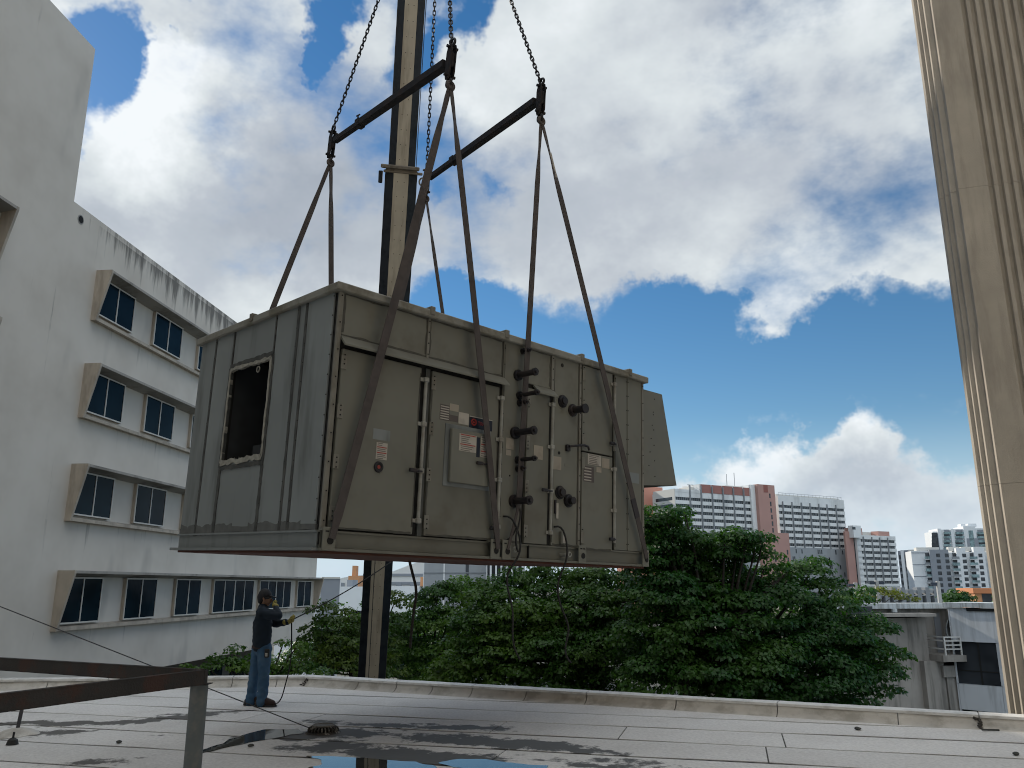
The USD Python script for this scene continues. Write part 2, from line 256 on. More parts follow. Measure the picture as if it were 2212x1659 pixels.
def roof_material():
    N = {'g': ('geometry', {}), 'oi': ('object_info', {}), 'p': ('principled_bsdf', {'specular_ior_level': .4})}; L = []
    N['n1'] = ('noise_texture', {'scale': 1.1, 'detail': 8.0, 'roughness': .62}); N['n2'] = ('noise_texture', {'scale': 26.0, 'detail': 5.0, 'roughness': .7}); N['n3'] = ('noise_texture', {'scale': 3.6, 'detail': 8.0, 'roughness': .72})
    for n in ('n1', 'n2', 'n3'): L.append(('g.position', n + '.vector'))
    N['r1'] = ('rgb_ramp', {'ramp': [(.28, (.70, .68, .655)), (.5, (.79, .775, .755)), (.72, (.82, .81, .79))]}); L.append(('n1.fac', 'r1.fac'))
    N['tone'] = ('math', {'math_type': 'multiply_add', 'value2': .12, 'value3': .92}); L.append(('oi.random', 'tone.value1'))
    N['t3'] = ('combine_xyz', {}); L += [('tone.value', 't3.x'), ('tone.value', 't3.y'), ('tone.value', 't3.z')]
    N['c1'] = ('mix_color', {'blend_type': 'multiply', 'fac': 1.0}); L += [('r1.color', 'c1.a'), ('t3.vector', 'c1.b')]
    N['f2'] = ('map_range', {'from_min': .35, 'from_max': .65, 'to_min': .84, 'to_max': 1.08, 'clamp': True}); L.append(('n2.fac', 'f2.value'))
    N['f3'] = ('combine_xyz', {}); L += [('f2.result', 'f3.x'), ('f2.result', 'f3.y'), ('f2.result', 'f3.z')]
    N['c2'] = ('mix_color', {'blend_type': 'multiply', 'fac': 1.0}); L += [('c1.result', 'c2.a'), ('f3.vector', 'c2.b')]
    # damp silt that dried around the drain and along the laps
    N['w'] = ('noise_texture', {'scale': 1.3, 'detail': 7.0, 'roughness': .65}); L.append(('g.position', 'w.vector'))
    N['wc'] = ('vector_math', {'math_type': 'subtract', 'vector2': (.5, .5, .5)}); L.append(('w.color', 'wc.vector1'))
    N['ws'] = ('vector_math', {'math_type': 'multiply', 'vector2': (1.5, 1.5, 0)}); L.append(('wc.vector', 'ws.vector1'))
    N['aw'] = ('vector_math', {'math_type': 'add'}); L += [('g.position', 'aw.vector1'), ('ws.vector', 'aw.vector2')]
    last = None
    for i, (px, py, rx, ry, a, w) in enumerate([(300, 1556, 1.9, .42, .50, 1.2), (150, 1583, 1.4, .3, .45, .9), (50, 1565, 1.2, .35, .1, .9), (360, 1585, .7, .2, .1, .6), (200, 1650, 1.1, .25, .3, .8), (470, 1538, .9, .25, .2, .6),
            (673, 1556, .5, .3, 0, .8), (846, 1567, 1.5, .3, -.2, .9), (750, 1588, .9, .4, .1, .9), (700, 1612, .8, .4, .3, .9), (830, 1629, 1.3, .45, -.15, 1.2), (930, 1633, 1.0, .4, -.2, 1.2), (1025, 1575, .9, .4, -.2, 1.0),
            (1040, 1600, 1.4, .4, -.25, 1.2), (1120, 1612, 1.6, .35, -.3, 1.1), (700, 1580, 1.5, .8, 0, .5), (1300, 1650, 1.6, .35, -.3, .8), (540, 1600, 1.4, .4, .4, .6), (1330, 1630, .9, .3, -.3, .5)]):
        c = atz(px, py)
        N[f'v{i}'] = ('vector_math', {'math_type': 'subtract', 'vector2': (c[0], c[1], 0)}); N[f'm{i}'] = ('mapping', {'mapping_type': 'texture', 'rotation': (0, 0, a), 'scale': (rx, ry, 1)})
        N[f'vz{i}'] = ('vector_math', {'math_type': 'multiply', 'vector2': (1, 1, 0)})
        N[f'k{i}'] = ('gradient_texture', {'gradient_type': 'spherical'}); N[f's{i}'] = ('math', {'math_type': 'multiply_add', 'value2': w, 'value3': 0.0})
        L += [('aw.vector', f'v{i}.vector1'), (f'v{i}.vector', f'vz{i}.vector1'), (f'vz{i}.vector', f'm{i}.vector'), (f'm{i}.vector', f'k{i}.vector'), (f'k{i}.fac', f's{i}.value1')]
        if last: L.append((last, f's{i}.value3'))
        last = f's{i}.value'
    N['sa'] = ('math', {'math_type': 'multiply_add', 'value2': 1.9, 'value3': -1.0}); L.append(('n3.fac', 'sa.value1'))
    N['sb'] = ('math', {'math_type': 'add'}); L += [(last, 'sb.value1'), ('sa.value', 'sb.value2')]
    N['st'] = ('map_range', {'range_type': 'smoothstep', 'from_min': .34, 'from_max': .62, 'to_max': .9}); L.append(('sb.value', 'st.value'))
    N['c3'] = ('mix_color', {'b': (.055, .052, .044)}); L += [('st.result', 'c3.fac'), ('c2.result', 'c3.a'), ('c3.result', 'p.base_color')]
    N['ro'] = ('map_range', {'from_min': 0, 'from_max': 1, 'to_min': .8, 'to_max': .68}); L += [('st.result', 'ro.value'), ('ro.result', 'p.roughness')]
    N['b'] = ('bump', {'strength': .35, 'distance': .006}); L += [('n2.fac', 'b.height'), ('b.normal', 'p.normal')]
    return usdkit.material(stage, '/World/Looks/white_roof_membrane', N, L, surface='p.BSDF')
m_roof = roof_material()
m_tar = mat('roof_lap_tar', (.085, .08, .073), .85, .3, 6)
roof = Thing('rooftop', 'flat white membrane roof with lap seams, dark silt stains and puddles', kind='structure')
b = MB(); b.prism(affinity.scale(ROOF, .995, .995), 11.9, np.array([[1, 0, 0, 0], [0, 1, 0, 0], [0, 0, 1, -11.904], [0, 0, 0, 1.0]])); b.build('roof_deck', m_tar, roof)
ca, sa = math.cos(math.radians(-14.8)), math.sin(math.radians(-14.8)); su, sv = np.array([ca, sa]), np.array([-sa, ca])
inner = ROOF.buffer(-.03); W_ = .93; v0 = (atz(1371, 1572)[:2] @ sv) % W_
lap_cuts = {}
for px, py in [(1690, 1590), (1340, 1590), (1090, 1563), (700, 1545), (1060, 1645), (1660, 1645), (505, 1560)]:
    q = atz(px, py)[:2]; lap_cuts.setdefault(int(math.floor((q @ sv - v0) / W_)), []).append(q @ su)
for k in range(-14, 24):
    lo, hi = v0 + k * W_, v0 + (k + 1) * W_
    us = np.linspace(-24, 24, 97); wob = lambda kk: (meshkit.noise(np.stack([us * .8, 0 * us + kk * 7.3, 0 * us], -1)) - .5) * .05
    lapw = lambda u, kk: np.clip((meshkit.noise(np.stack([u * .9, 0 * u + kk * 3.1, 0 * u + 5], -1)) - .35) * .09, 0, .05)
    cuts = [-24] + sorted(lap_cuts.get(k, [])) + [24]
    for c0, c1 in zip(cuts[:-1], cuts[1:]):
        ok = (us >= c0) & (us <= c1); uu = np.concatenate([[c0 + .008], us[ok], [c1 - .008]]); w0 = np.interp(uu, us, wob(k)); w1 = np.interp(uu, us, wob(k + 1))
        e = np.concatenate([np.stack([uu, lo + .05 + w0 + lapw(uu, k)], 1), np.stack([uu, hi - .012 + w1], 1)[::-1]])
        poly = sg.Polygon(e[:, :1] * su + e[:, 1:] * sv).buffer(0).intersection(inner)
        for g in getattr(poly, 'geoms', [poly]):
            if g.is_empty or g.area < .05: continue
            b = MB(); b.prism(g, .006); v, f = b.out(); v[:, 2] += -.003 + np.where(v[:, 2] > .003, .004 * np.clip((v[:, :2] @ sv - lo) / W_, 0, 1), 0); b = MB(); b.add(v, f); b.build('membrane_strip', m_roof, roof)

# parapet: flashing lengths turned up on a cant, coping lengths on top
m_flash = mat('parapet_flashing', (.60, .575, .53), .7, .14, 2.5, (.25, .23, .19), .5, 3.0, bump=.3)
m_cope = mat('parapet_coping', (.78, .77, .74), .6, .1, 3, (.35, .34, .31), .4, 4.0)
m_crack = mat('cracked_mastic', (.06, .055, .05), .8, .3, 20)
sec = [(-.04, -.004), (-.02, .006), (.03, .022), (.08, .055), (.11, .10), (.12, .145), (.36, .15), (.36, -.3), (.2, -.3)]
cop = [(.105, .132), (.10, .165), (.23, .178), (.375, .168), (.38, .10), (.365, .10), (.365, .152), (.118, .148), (.112, .132)]
def run(par, P0, D, Nn, cuts, z=0.0, mitre0=0.0):
    for what, prof, mt, step in (('flashing', sec, m_flash, 1), ('coping', cop, m_cope, 2)):
        cc = cuts[::step] + ([] if (len(cuts) - 1) % step == 0 else [cuts[-1]])
        for i, (a, e) in enumerate(zip(cc[:-1], cc[1:])):
            n = max(2, int((e - a) / .25)); S = np.linspace(a + (.006 if a > 0 else 0), e - .006, n); V = []
            for j, t in enumerate(S):
                for u, h in prof:
                    base = P0 + D * (t + (u * mitre0 if t < .02 else 0)) + Nn * u; lump = (meshkit.noise(np.array([t * 2.2, u * 5, i * .37])) - .5) * .018 * (h > .03)
                    V.append((base[0] + Nn[0] * lump, base[1] + Nn[1] * lump, h + lump * .4))
            K = len(prof); F = []
            for j in range(n - 1):
                for q in range(K):
                    a0, b0 = j * K + q, j * K + (q + 1) % K; F += [(a0, b0, b0 + K), (a0, b0 + K, a0 + K)]
            cap = trimesh.creation.triangulate_polygon(sg.Polygon(prof), engine='earcut')
            F += [tuple(x) for x in cap[1]] + [tuple(x[::-1] + (n - 1) * K) for x in cap[1]] if len(cap[0]) == K else []
            bb = MB(); bb.add(V, F); bb.build(what, mt, par, world=True, smooth=40)
base_line = lambda px, P0, D: (lambda lo: lo)(None)
def along(px, py, P0, D): q = atz(px, py)[:2]; return float((q - P0) @ D)
cR = [0.0] + sorted(along(x, 1484 + (x - 650) * .0634, BEND, DR) for x in (764, 848, 926, 1012, 1130, 1262, 1457, 1678, 1941)) + [10.6, 12.0, 13.6, 15.2, 17, 18.9]
cL = [0.0] + sorted(along(x, 1488, BEND, DL) for x in (590, 494, 330, 230, 105)) + [5.6, 6.8]
half = math.tan(math.radians(15.5) ); 
par_r = Thing('parapet', 'low white coated parapet running along the right side of the roof towards the fluted wall', 'parapet', loc=(*(BEND + DR * 6), 0), group=None); run(par_r, BEND, DR, NR, cR, mitre0=-half * .9)
par_l = Thing('parapet', 'low white coated parapet at the far left of the roof behind the worker', 'parapet', loc=(*(BEND + DL * 3), 0)); run(par_l, BEND, DL, NL, cL, mitre0=-half * .9)
b = MB()
for t, Q, D, Nn in [(cR[10], BEND, DR, NR), (.03, BEND, DR, NR)]:
    for j in range(12):
        p = Q + D * (t + RNG.normal(0, .025)) + Nn * (.02 + .011 * j); r = .010 + .016 * RNG.random(); b.cb(p[0] - r, p[0] + r, p[1] - r * .6, p[1] + r * .6, .014 + .011 * j, .03 + .0125 * j, .004)
b.build('mastic_patch', m_crack, par_r, world=True, kind='stuff')

m_water = usdkit.material(stage, '/World/Looks/rain_puddle', {'p': ('principled_bsdf', {'base_color': (.035, .034, .03), 'roughness': .015, 'specular_ior_level': .5, 'ior': 1.33}), 'g': ('geometry', {}), 'n': ('noise_texture', {'scale': 5.0, 'detail': 2.0}), 'b': ('bump', {'strength': .02, 'distance': .01})},
    [('g.position', 'n.vector'), ('n.fac', 'b.height'), ('b.normal', 'p.normal')], surface='p.BSDF')
def puddle(pts, label, seed):
    q = np.array([atz(398 + x * .32, 1504 + y * .32)[:2] for x, y in pts]); pg = sg.Polygon(q).buffer(.06).buffer(-.06).buffer(.03)
    e = np.array(pg.segmentize(.06).exterior.coords); n1 = meshkit.fbm(np.c_[e * 2.3, np.full(len(e), seed)], 4) - .5; n2 = meshkit.fbm(np.c_[e * 2.3, np.full(len(e), seed + 9)], 4) - .5
    e = e + np.c_[n1, n2] * .22; pg = sg.Polygon(e).buffer(0); pg = max(getattr(pg, 'geoms', [pg]), key=lambda g: g.area)
    b = MB(); b.prism(pg, .0035); v, f = b.out(); v[:, 2] += .0075; b = MB(); b.add(v, f); b.single('puddle', m_water, label, 'puddle')
puddle([(20, 420), (130, 372), (250, 330), (400, 272), (560, 238), (740, 230), (765, 250), (640, 280), (480, 312), (330, 345), (130, 392)], 'long narrow puddle leading left from the roof drain, between drain and grey post', 1)
puddle([(830, 418), (1160, 428), (1340, 442), (1560, 452), (1640, 475), (1700, 560), (1000, 620), (860, 480), (960, 470), (930, 440)], 'bright sky-reflecting puddle below the drain at the bottom edge of the photo', 2)
puddle([(1740, 462), (1880, 438), (2050, 440), (2200, 452), (2420, 475), (2420, 500), (2100, 492), (1850, 478)], 'thin wet puddle strip right of the bright puddle along the bottom edge', 3)

# ------------------------------------------------------------------ the white office block on the left
def white_wall():
    N = {'tc': ('texture_coordinate', {}), 'sep': ('separate_xyz', {}), 'p': ('principled_bsdf', {'roughness': .85, 'specular_ior_level': .25})}; L = [('tc.object', 'sep.vector')]
    N['n1'] = ('noise_texture', {'scale': .35, 'detail': 6.0, 'roughness': .6}); L.append(('tc.object', 'n1.vector'))
    N['r1'] = ('rgb_ramp', {'ramp': [(.3, (.56, .51, .445)), (.55, (.655, .605, .535)), (.75, (.69, .64, .575))]}); L.append(('n1.fac', 'r1.fac'))
    N['mp'] = ('mapping', {'mapping_type': 'point', 'scale': (2.6, 1, .16)}); N['ns'] = ('noise_texture', {'scale': 1.0, 'detail': 6.0, 'roughness': .7}); L += [('tc.object', 'mp.vector'), ('mp.vector', 'ns.vector')]
    N['mp2'] = ('mapping', {'mapping_type': 'point', 'scale': (.8, 1, .08), 'location': (5.2, 0, 1)}); N['ns2'] = ('noise_texture', {'scale': 1.0, 'detail': 3.0}); L += [('tc.object', 'mp2.vector'), ('mp2.vector', 'ns2.vector')]
    N['hi'] = ('map_range', {'from_min': 12.6, 'from_max': 14.7, 'to_min': 0, 'to_max': .24, 'clamp': True}); L.append(('sep.z', 'hi.value'))
    N['cut'] = ('map_range', {'from_min': -1.7, 'from_max': 1.5, 'to_min': 0, 'to_max': 1, 'clamp': True}); L.append(('sep.x', 'cut.value'))
    N['hc'] = ('math', {'math_type': 'multiply'}); L += [('hi.result', 'hc.value1'), ('cut.result', 'hc.value2')]
    N['a'] = ('math', {'math_type': 'add'}); L += [('ns.fac', 'a.value1'), ('hc.value', 'a.value2')]
    N['fz'] = ('math', {'math_type': 'multiply_add', 'value2': 1 / 3.57, 'value3': 3.28 / 3.57}); N['fr'] = ('math', {'math_type': 'fraction'}); N['fs'] = ('map_range', {'from_min': .70, 'from_max': 1.0, 'to_min': 0, 'to_max': .10, 'clamp': True}); L += [('sep.z', 'fz.value1'), ('fz.value', 'fr.value1'), ('fr.value', 'fs.value')]
    N['fc'] = ('math', {'math_type': 'multiply'}); L += [('fs.result', 'fc.value1'), ('cut.result', 'fc.value2')]
    N['a0'] = ('math', {'math_type': 'add'}); L += [('a.value', 'a0.value1'), ('fc.value', 'a0.value2')]
    N['a2'] = ('math', {'math_type': 'multiply_add', 'value2': .25, 'value3': -.125}); L.append(('ns2.fac', 'a2.value1'))
    N['a3'] = ('math', {'math_type': 'add'}); L += [('a0.value', 'a3.value1'), ('a2.value', 'a3.value2')]
    N['m'] = ('map_range', {'range_type': 'smoothstep', 'from_min': .64, 'from_max': .84, 'to_min': 0, 'to_max': .85}); L.append(('a3.value', 'm.value'))
    N['x'] = ('mix_color', {'b': (.12, .112, .10)}); L += [('m.result', 'x.fac'), ('r1.color', 'x.a')]
    # grey damp patches on the tall blank wall
    N['n4'] = ('noise_texture', {'scale': .5, 'detail': 3.0}); N['mp4'] = ('mapping', {'mapping_type': 'point', 'scale': (1.2, 1, .45)}); L += [('tc.object', 'mp4.vector'), ('mp4.vector', 'n4.vector')]
    N['m4'] = ('map_range', {'range_type': 'smoothstep', 'from_min': .58, 'from_max': .75, 'to_min': 0, 'to_max': .3}); L.append(('n4.fac', 'm4.value'))
    N['x4'] = ('mix_color', {'b': (.25, .24, .225)}); L += [('m4.result', 'x4.fac'), ('x.result', 'x4.a'), ('x4.result', 'p.base_color')]
    N['n5'] = ('noise_texture', {'scale': 30.0, 'detail': 4.0}); N['b'] = ('bump', {'strength': .25, 'distance': .01}); L += [('tc.object', 'n5.vector'), ('n5.fac', 'b.height'), ('b.normal', 'p.normal')]
    return usdkit.material(stage, '/World/Looks/white_stucco', N, L, surface='p.BSDF')
m_white = white_wall()
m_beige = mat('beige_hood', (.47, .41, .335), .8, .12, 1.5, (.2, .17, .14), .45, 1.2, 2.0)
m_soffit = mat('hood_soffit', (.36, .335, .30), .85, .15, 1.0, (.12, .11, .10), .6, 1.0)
m_frame = mat('window_aluminium', (.62, .59, .54), .5, .08, 4)
m_glass = glass_mat('dark_window_glass', (.005, .012, .018), .12, .05)
m_hole = mat('black_opening', (.01, .01, .01), .9, .2, 3)
WD = np.array([math.sin(math.radians(5.31)), math.cos(math.radians(5.31)), 0]); WP = aty(112, 1362, 28.0); WP[2] = 0
blk = Thing('office_building', 'white office block on the left with rows of hooded dark windows and streaked roofline', 'building', M=frame(WP, WD))
MZX = np.array([[1, 0, 0, 0], [0, 0, 1, 0], [0, 1, 0, 0], [0, 0, 0, 1.0]])
b = MB(); b.bx(-1.84, 26.42, 0, 12, -1.5, 14.76); b.build('wall', m_white, blk)
b = MB(); b.bx(-26, -1.84, 0, 12.2, -1.5, 20.84); b.build('stair_tower_wall', m_white, blk)
b = MB(); b.bx(-26, 25.9, 2.6, 11.5, GROUND_Z, -1.5); b.build('recessed_lower_storey', mat('lower_storey', (.16, .15, .14), .85, .2, .8), blk)
b = MB()
for s in np.arange(2.2, 26, 3.0): b.bx(s, s + 1.9, 2.55, 2.62, -4.4, -2.4)
b.build('lower_windows', m_glass, blk)
b = MB(); b.rod((-1.36, .02, 14.30), (-1.36, -.012, 14.30), .17, n=20); sc_ = b.build('scupper', mat('scupper_rim', (.3, .29, .27), .8), blk); b = MB(); b.rod((-1.36, 0, 14.30), (-1.36, -.018, 14.30), .13, n=20); b.build('opening', m_hole, blk, under=sc_)
def hood(s0, s1, top, bot):
    P = sg.Polygon([(0, top), (-.6, top), (-.6, top - .09), (0, top - .2)]); yz = lambda s: np.array([[0, 0, 1, s], [1, 0, 0, 0], [0, 1, 0, 0], [0, 0, 0, 1.0]])
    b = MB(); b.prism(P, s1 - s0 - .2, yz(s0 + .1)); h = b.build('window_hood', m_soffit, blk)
    for s in (s0, s1 - .1):
        b = MB(); b.prism(sg.Polygon([(0, top + .006), (-.606, top + .006), (-.606, top - .094), (-.2, bot - .006), (0, bot - .006)]), .1, yz(s)); b.build('hood_fin', m_beige, blk, under=h)
    b = MB(); b.prism(sg.Polygon([(0, bot), (-.2, bot), (-.2, bot + .12), (0, bot + .17)]), s1 - s0 - .2, yz(s0 + .1)); b.build('sill', m_beige, blk, under=h)
def window(s0, s1, z0, z1, panes):
    b = MB(); b.bx(s0, s1, -.12, .0, z0, z1); w = b.build('window', m_beige, blk)
    t = .05; b = MB()
    b.bx(s0, s1, -.15, -.12, z0, z0 + t); b.bx(s0, s1, -.15, -.12, z1 - t, z1); b.bx(s0, s0 + t, -.15, -.12, z0 + t, z1 - t); b.bx(s1 - t, s1, -.15, -.12, z0 + t, z1 - t)
    pw = (s1 - s0 - t) / panes
    for i in range(1, panes): x = s0 + t / 2 + i * pw; ww = t * (.9 if (i == 2 and panes == 4) else .5); b.bx(x - ww, x + ww, -.15, -.12, z0 + t, z1 - t)
    b.build('window_frame', m_frame, blk, under=w)
    for i in range(panes):
        b = MB(); a = s0 + t / 2 + i * pw; b.bx(a + t * .5, a + pw - t * .5, -.128, -.121, z0 + t, z1 - t); b.build('pane', m_glass, blk, under=w)
for r, (top, bot, z0, z1) in enumerate([(2.24, .29, .5, 2.03), (5.81, 3.88, 4.1, 5.61), (9.38, 7.44, 7.68, 9.18), (12.89, 11.0, 11.26, 12.68)]):
    hood(-.1, 26.2, top, bot); hood(-15, -5.1, top + .02, bot + .02)
    for s0, s1, n in [(.08, 2.37, 2), (3.93, 6.22, 2), (7.8, 10.1, 2), (11.4, 16.1, 4), (16.9, 21.6, 4), (22.7, 25.2, 2), (-7.5, -5.25, 2), (-11.4, -9.1, 2)]: window(s0, s1, z0, z1, n)

# ------------------------------------------------------------------ the tall fluted precast wall on the right, and unseen walls added behind us to block light
m_fluted = mat('fluted_precast', (.43, .388, .325), .85, .14, 1.2, (.25, .22, .185), .45, 1.5, 2.5, bump=.5, bscale=60)
CY_ = 12.0; cl = aty(2192, 1552, CY_); ang = math.radians(-18); M = frame((cl[0], cl[1], 0), (math.cos(ang), math.sin(ang), 0))
fl = Thing('precast_building', 'tall tan precast building at the right edge with vertically fluted corner', 'building', M=M)
pts = [(1.6, 2.5), (0, .34), (.02, .28), (.07, .27), (.075, .20), (.13, .19), (.135, .10), (.22, .09), (.235, 0), (.66, 0)]
x = .66
for k in range(16):
    pts += [(x + .015, .055), (x + .065, .065), (x + .08, .0), (x + .135, 0)]; x += .135
pts += [(x + 1.5, 0), (x + 1.5, 2.5)]
zs = [-12, 3.2, 7.9, 12.6, 17.3, 22, 26.7, 31.4]
for z0, z1 in zip(zs[:-1], zs[1:]):
    b = MB(); b.prism(sg.Polygon(pts), z1 - z0 - .004, np.array([[1, 0, 0, 0], [0, 1, 0, 0], [0, 0, 1, z0], [0, 0, 0, 1.0]])); b.build('fluted_panel', m_fluted, fl)
b = MB(); b.bx(1.7, x + 1.4, .12, 2.4, -12, 31.3); b.build('joint_backing', m_fluted, fl)
b = MB(); b.bx(-24, 16, -4.4, -3.4, -12, 26); b.bx(13.2, 16, -3.4, 9, -12, 31); b.build('rear_wall', m_fluted, fl, world=True)  # unseen walls behind and right, added to keep light off the unit

# ------------------------------------------------------------------ the air handling unit hanging from the crane
from scipy.spatial.transform import Rotation as Rot
RU = Rot.from_euler('ZYX', np.radians([44.58, .813, 1.723])).as_matrix(); OU = np.array([-1.953, 8.360, 2.092]); MU = np.eye(4); MU[:3, :3] = RU; MU[:3, 3] = OU
LX, LY, LZ = 5.42, 3.384, 2.75
def U(x, y, z): return OU + RU @ np.array([x, y, z], float)
PAINT = (.170, .170, .142); GRIME = (.10, .085, .06)
m_pan = [mat(f'unit_paint_{i}', tuple(np.array(PAINT) * k), .55, .10, 1.6, GRIME, .55, 1.1, bump=.22, bscale=2.2, sharp=(.5, .72)) for i, k in enumerate((.94, 1.0, 1.06))]
m_end = [mat(f'unit_end_sky_tint_{i}', tuple(np.array((.215, .236, .236)) * k), .5, .12, 1.5, (.07, .075, .07), .6, 1.0, 2.0, bump=.22, bscale=2.2, sharp=(.5, .72)) for i, k in enumerate((.95, 1.04))]  # end-wall paint with bluish skylight mixed into its colour
m_edge = mat('unit_trim_paint', (.20, .193, .165), .55, .15, 3, GRIME, .6, 2.0)
m_gap = mat('unit_dark_gap', (.016, .016, .015), .8, .2, 3)
m_seal = mat('sealant_dirty', (.055, .058, .055), .8, .35, 8, (.12, .12, .11), .5, 6.0)
m_black = mat('black_iron', (.018, .017, .02), .45, .3, 6, (.05, .03, .02), .4, 5)
m_zinc = mat('zinc_rod', (.30, .30, .27), .5, .2, 6, (.12, .08, .05), .4, 4)
m_rust = mat('rusty_underside', (.10, .035, .022), .8, .35, 2, (.045, .03, .025), .6, 2)
m_paper = mat('paper_label', (.44, .41, .36), .7, .08, 3, (.25, .23, .2), .4, 5)
m_ink = mat('label_print', (.10, .085, .08), .7, .15, 5)
m_redink = mat('label_red', (.32, .05, .04), .6, .1, 5)
m_logo = mat('logo_plate_navy', (.008, .010, .02), .35, .1, 4)
m_tan = mat('cover_plate', (.33, .295, .24), .6, .1, 3, (.22, .19, .15), .5, 4)
m_rubber = mat('black_rubber', (.02, .02, .02), .6, .2, 10)
ahu = Thing('air_handling_unit', 'big beige-grey rooftop air handling unit hanging on slings under the crane', 'air handler', M=MU)
def panel(x0, x1, z0, z1, proud=.02, name='panel', m=None, c=.006):
    b = MB(); b.cb(x0, x1, -proud, .012, z0, z1, c); return b.build(name, m or m_pan[RNG.integers(3)], ahu)
# casing: four walls, floor and ceiling round a hollow, the end wall has the torn opening
XZ = lambda y: np.array([[1, 0, 0, 0], [0, 0, 1, y], [0, 1, 0, 0], [0, 0, 0, 1.0]]); YZ = lambda x: np.array([[0, 0, 1, x], [1, 0, 0, 0], [0, 1, 0, 0], [0, 0, 0, 1.0]])
b = MB(); b.bx(.012, LX, .012, .05, .06, LZ - .01); b.bx(.012, LX, LY - .05, LY, .06, LZ - .01); b.bx(LX - .05, LX, .05, LY - .05, .06, LZ - .01); b.bx(.05, LX - .05, .05, LY - .05, LZ - .06, LZ - .01)
hole = sg.box(1.33, 1.06, 2.355, 2.225); b.prism(sg.box(.05, .06, LY - .05, LZ - .01).difference(hole), .038, YZ(.012)); b.bx(.9, .94, .05, LY - .05, .2, LZ - .06)
b.build('casing', m_gap, ahu)
b = MB(); b.bx(.0, LX - .02, -.03, LY - .02, -.026, -.001); b.build('underside', m_rust, ahu)
b = MB(); b.bx(.25, .7, 1.4, 2.1, .2, 1.28); b.bx(.05, .9, 2.37, 2.4, .2, 2.4); b.build('inner_plenum', mat('shade_dark_liner', (.045, .05, .055), .8, .3, 3), ahu)  # liner colour darkened to stand in for the shade inside the opening
# base rails with flanges
b = MB(); b.bx(.02, LX - .02, .0, .03, .035, .185); b.bx(-.01, LX + .02, -.075, .03, .0, .03); b.bx(.0, LX, -.02, .03, .185, .205)
b.build('base_rail', m_pan[0], ahu)
b = MB(); b.bx(0, .03, .03, LY - .02, .035, .185); b.bx(-.075, .03, -.02, LY + .06, .0, .03); b.bx(-.02, .03, .03, LY, .185, .205); b.build('base_rail', m_end[0], ahu, label='grimy end rail under the torn opening')
b = MB(); b.bx(.03, LX, LY - .03, LY, .035, .2); b.bx(LX - .03, LX, .03, LY - .03, .035, .2); b.bx(0, LX, LY - .03, LY + .07, 0, .03); b.build('base_rail', m_pan[1], ahu)
for x0, x1 in ((2.46, 2.475), (3.0, 3.01)): b = MB(); b.bx(x0, x1, -.03, .0, .03, .19); b.build('rail_splice', m_gap, ahu)
for xc in (.07, 2.37, 2.56, 3.96, 5.36):
    b = MB(); b.cb(xc - .075, xc + .075, -.095, -.075, .0, .235, .006); b.bx(xc - .075, xc + .075, -.075, 0, .2, .225); lg = b.build('lifting_lug', m_pan[2], ahu)
    b = MB(); b.rod((xc + .01, -.095, .1), (xc + .01, -.10, .1), .038, n=16); b.bx(xc - .05, xc - .01, -.098, -.095, .185, .2); b.bx(xc + .01, xc + .05, -.098, -.095, .185, .2); b.build('lug_hole', m_gap, ahu, under=lg)
# long side
post = panel(.0, .058, .205, LZ, .024, 'corner_post', m_edge); panel(LX - .045, LX, .205, LZ, .024, 'corner_post', m_edge)
panel(.066, 1.228, 2.262, LZ, .008); panel(1.245, 2.455, 2.262, LZ, .008); panel(2.472, 2.868, .21, LZ, .016); panel(2.885, 3.355, 2.27, LZ, .01); panel(3.42, 3.93, .21, LZ, .016); panel(4.73, 5.02, .21, LZ, .014); panel(5.034, 5.368, .21, LZ, .014)
b = MB(); b.cb(1.22, 1.255, -.026, .0, 2.25, LZ, .004); b.build('batten', m_edge, ahu); b = MB(); b.cb(3.36, 3.412, -.03, .0, 2.2, LZ, .004); b.build('batten', m_edge, ahu); b = MB(); b.cb(3.935, 3.975, -.03, .0, .21, LZ, .004); b.build('batten', m_edge, ahu)
def door(x0, x1, z0, z1, rod, rz, hz, handle_dx=-.19, hinge=True):
    d = panel(x0, x1, z0, z1, .035, 'door')
    if rod:
        b = MB(); b.rod((rod, -.055, rz[0]), (rod, -.058, rz[1]), .021, n=10)
        b.build('latch_rod', m_zinc, ahu, under=d)
        for z in rz[2:]: b = MB(); b.cb(rod - .035, rod + .03, -.085, -.035, z - .028, z + .028, .008); b.bx(rod - .075, rod - .035, -.055, -.035, z - .02, z + .02); b.build('latch', m_zinc, ahu, under=d)
        for z in hz:
            b = MB(); b.cb(rod + handle_dx, rod + handle_dx + .11, -.11, -.075, z - .022, z + .022, .009); b.rod((rod + handle_dx + .1, -.09, z), (rod, -.075, z), .013, n=8); b.build('handle', m_black, ahu, under=d)
    if hinge:
        for z in np.linspace(z0 + .15, z1 - .15, 4 if z1 - z0 > 1.5 else 2): b = MB(); b.cb(x0 - .012, x0 + .055, -.045, -.035, z - .075, z + .075, .003); b.build('hinge', m_edge, ahu, under=d)
    return d
door(.085, 1.155, .225, 2.118, 1.208, (.36, 2.0, 1.98, 1.462, .93, .375), (.92,))
door(1.315, 2.40, .22, 2.115, 2.425, (.36, 2.0, 1.975, 1.45, .95, .385), (.36,), -.16)
door(2.905, 3.325, .215, 2.205, 3.362, (.36, 2.08, 2.05, 1.48, .9, .37), (.9,), -.21)
door(3.995, 4.655, .19, 1.50, 4.675, (.3, 1.36, 1.33, .75), (.35,), -.15); door(3.995, 4.655, 1.52, 2.73, 4.675, (1.6, 2.6, 2.57, 1.69), (1.69,), -.15)
b = MB(); b.bx(1.235, 1.30, -.014, .012, .21, 2.13); b.build('door_post', mat('door_post_grime', (.075, .08, .075), .6, .2, 4), ahu)
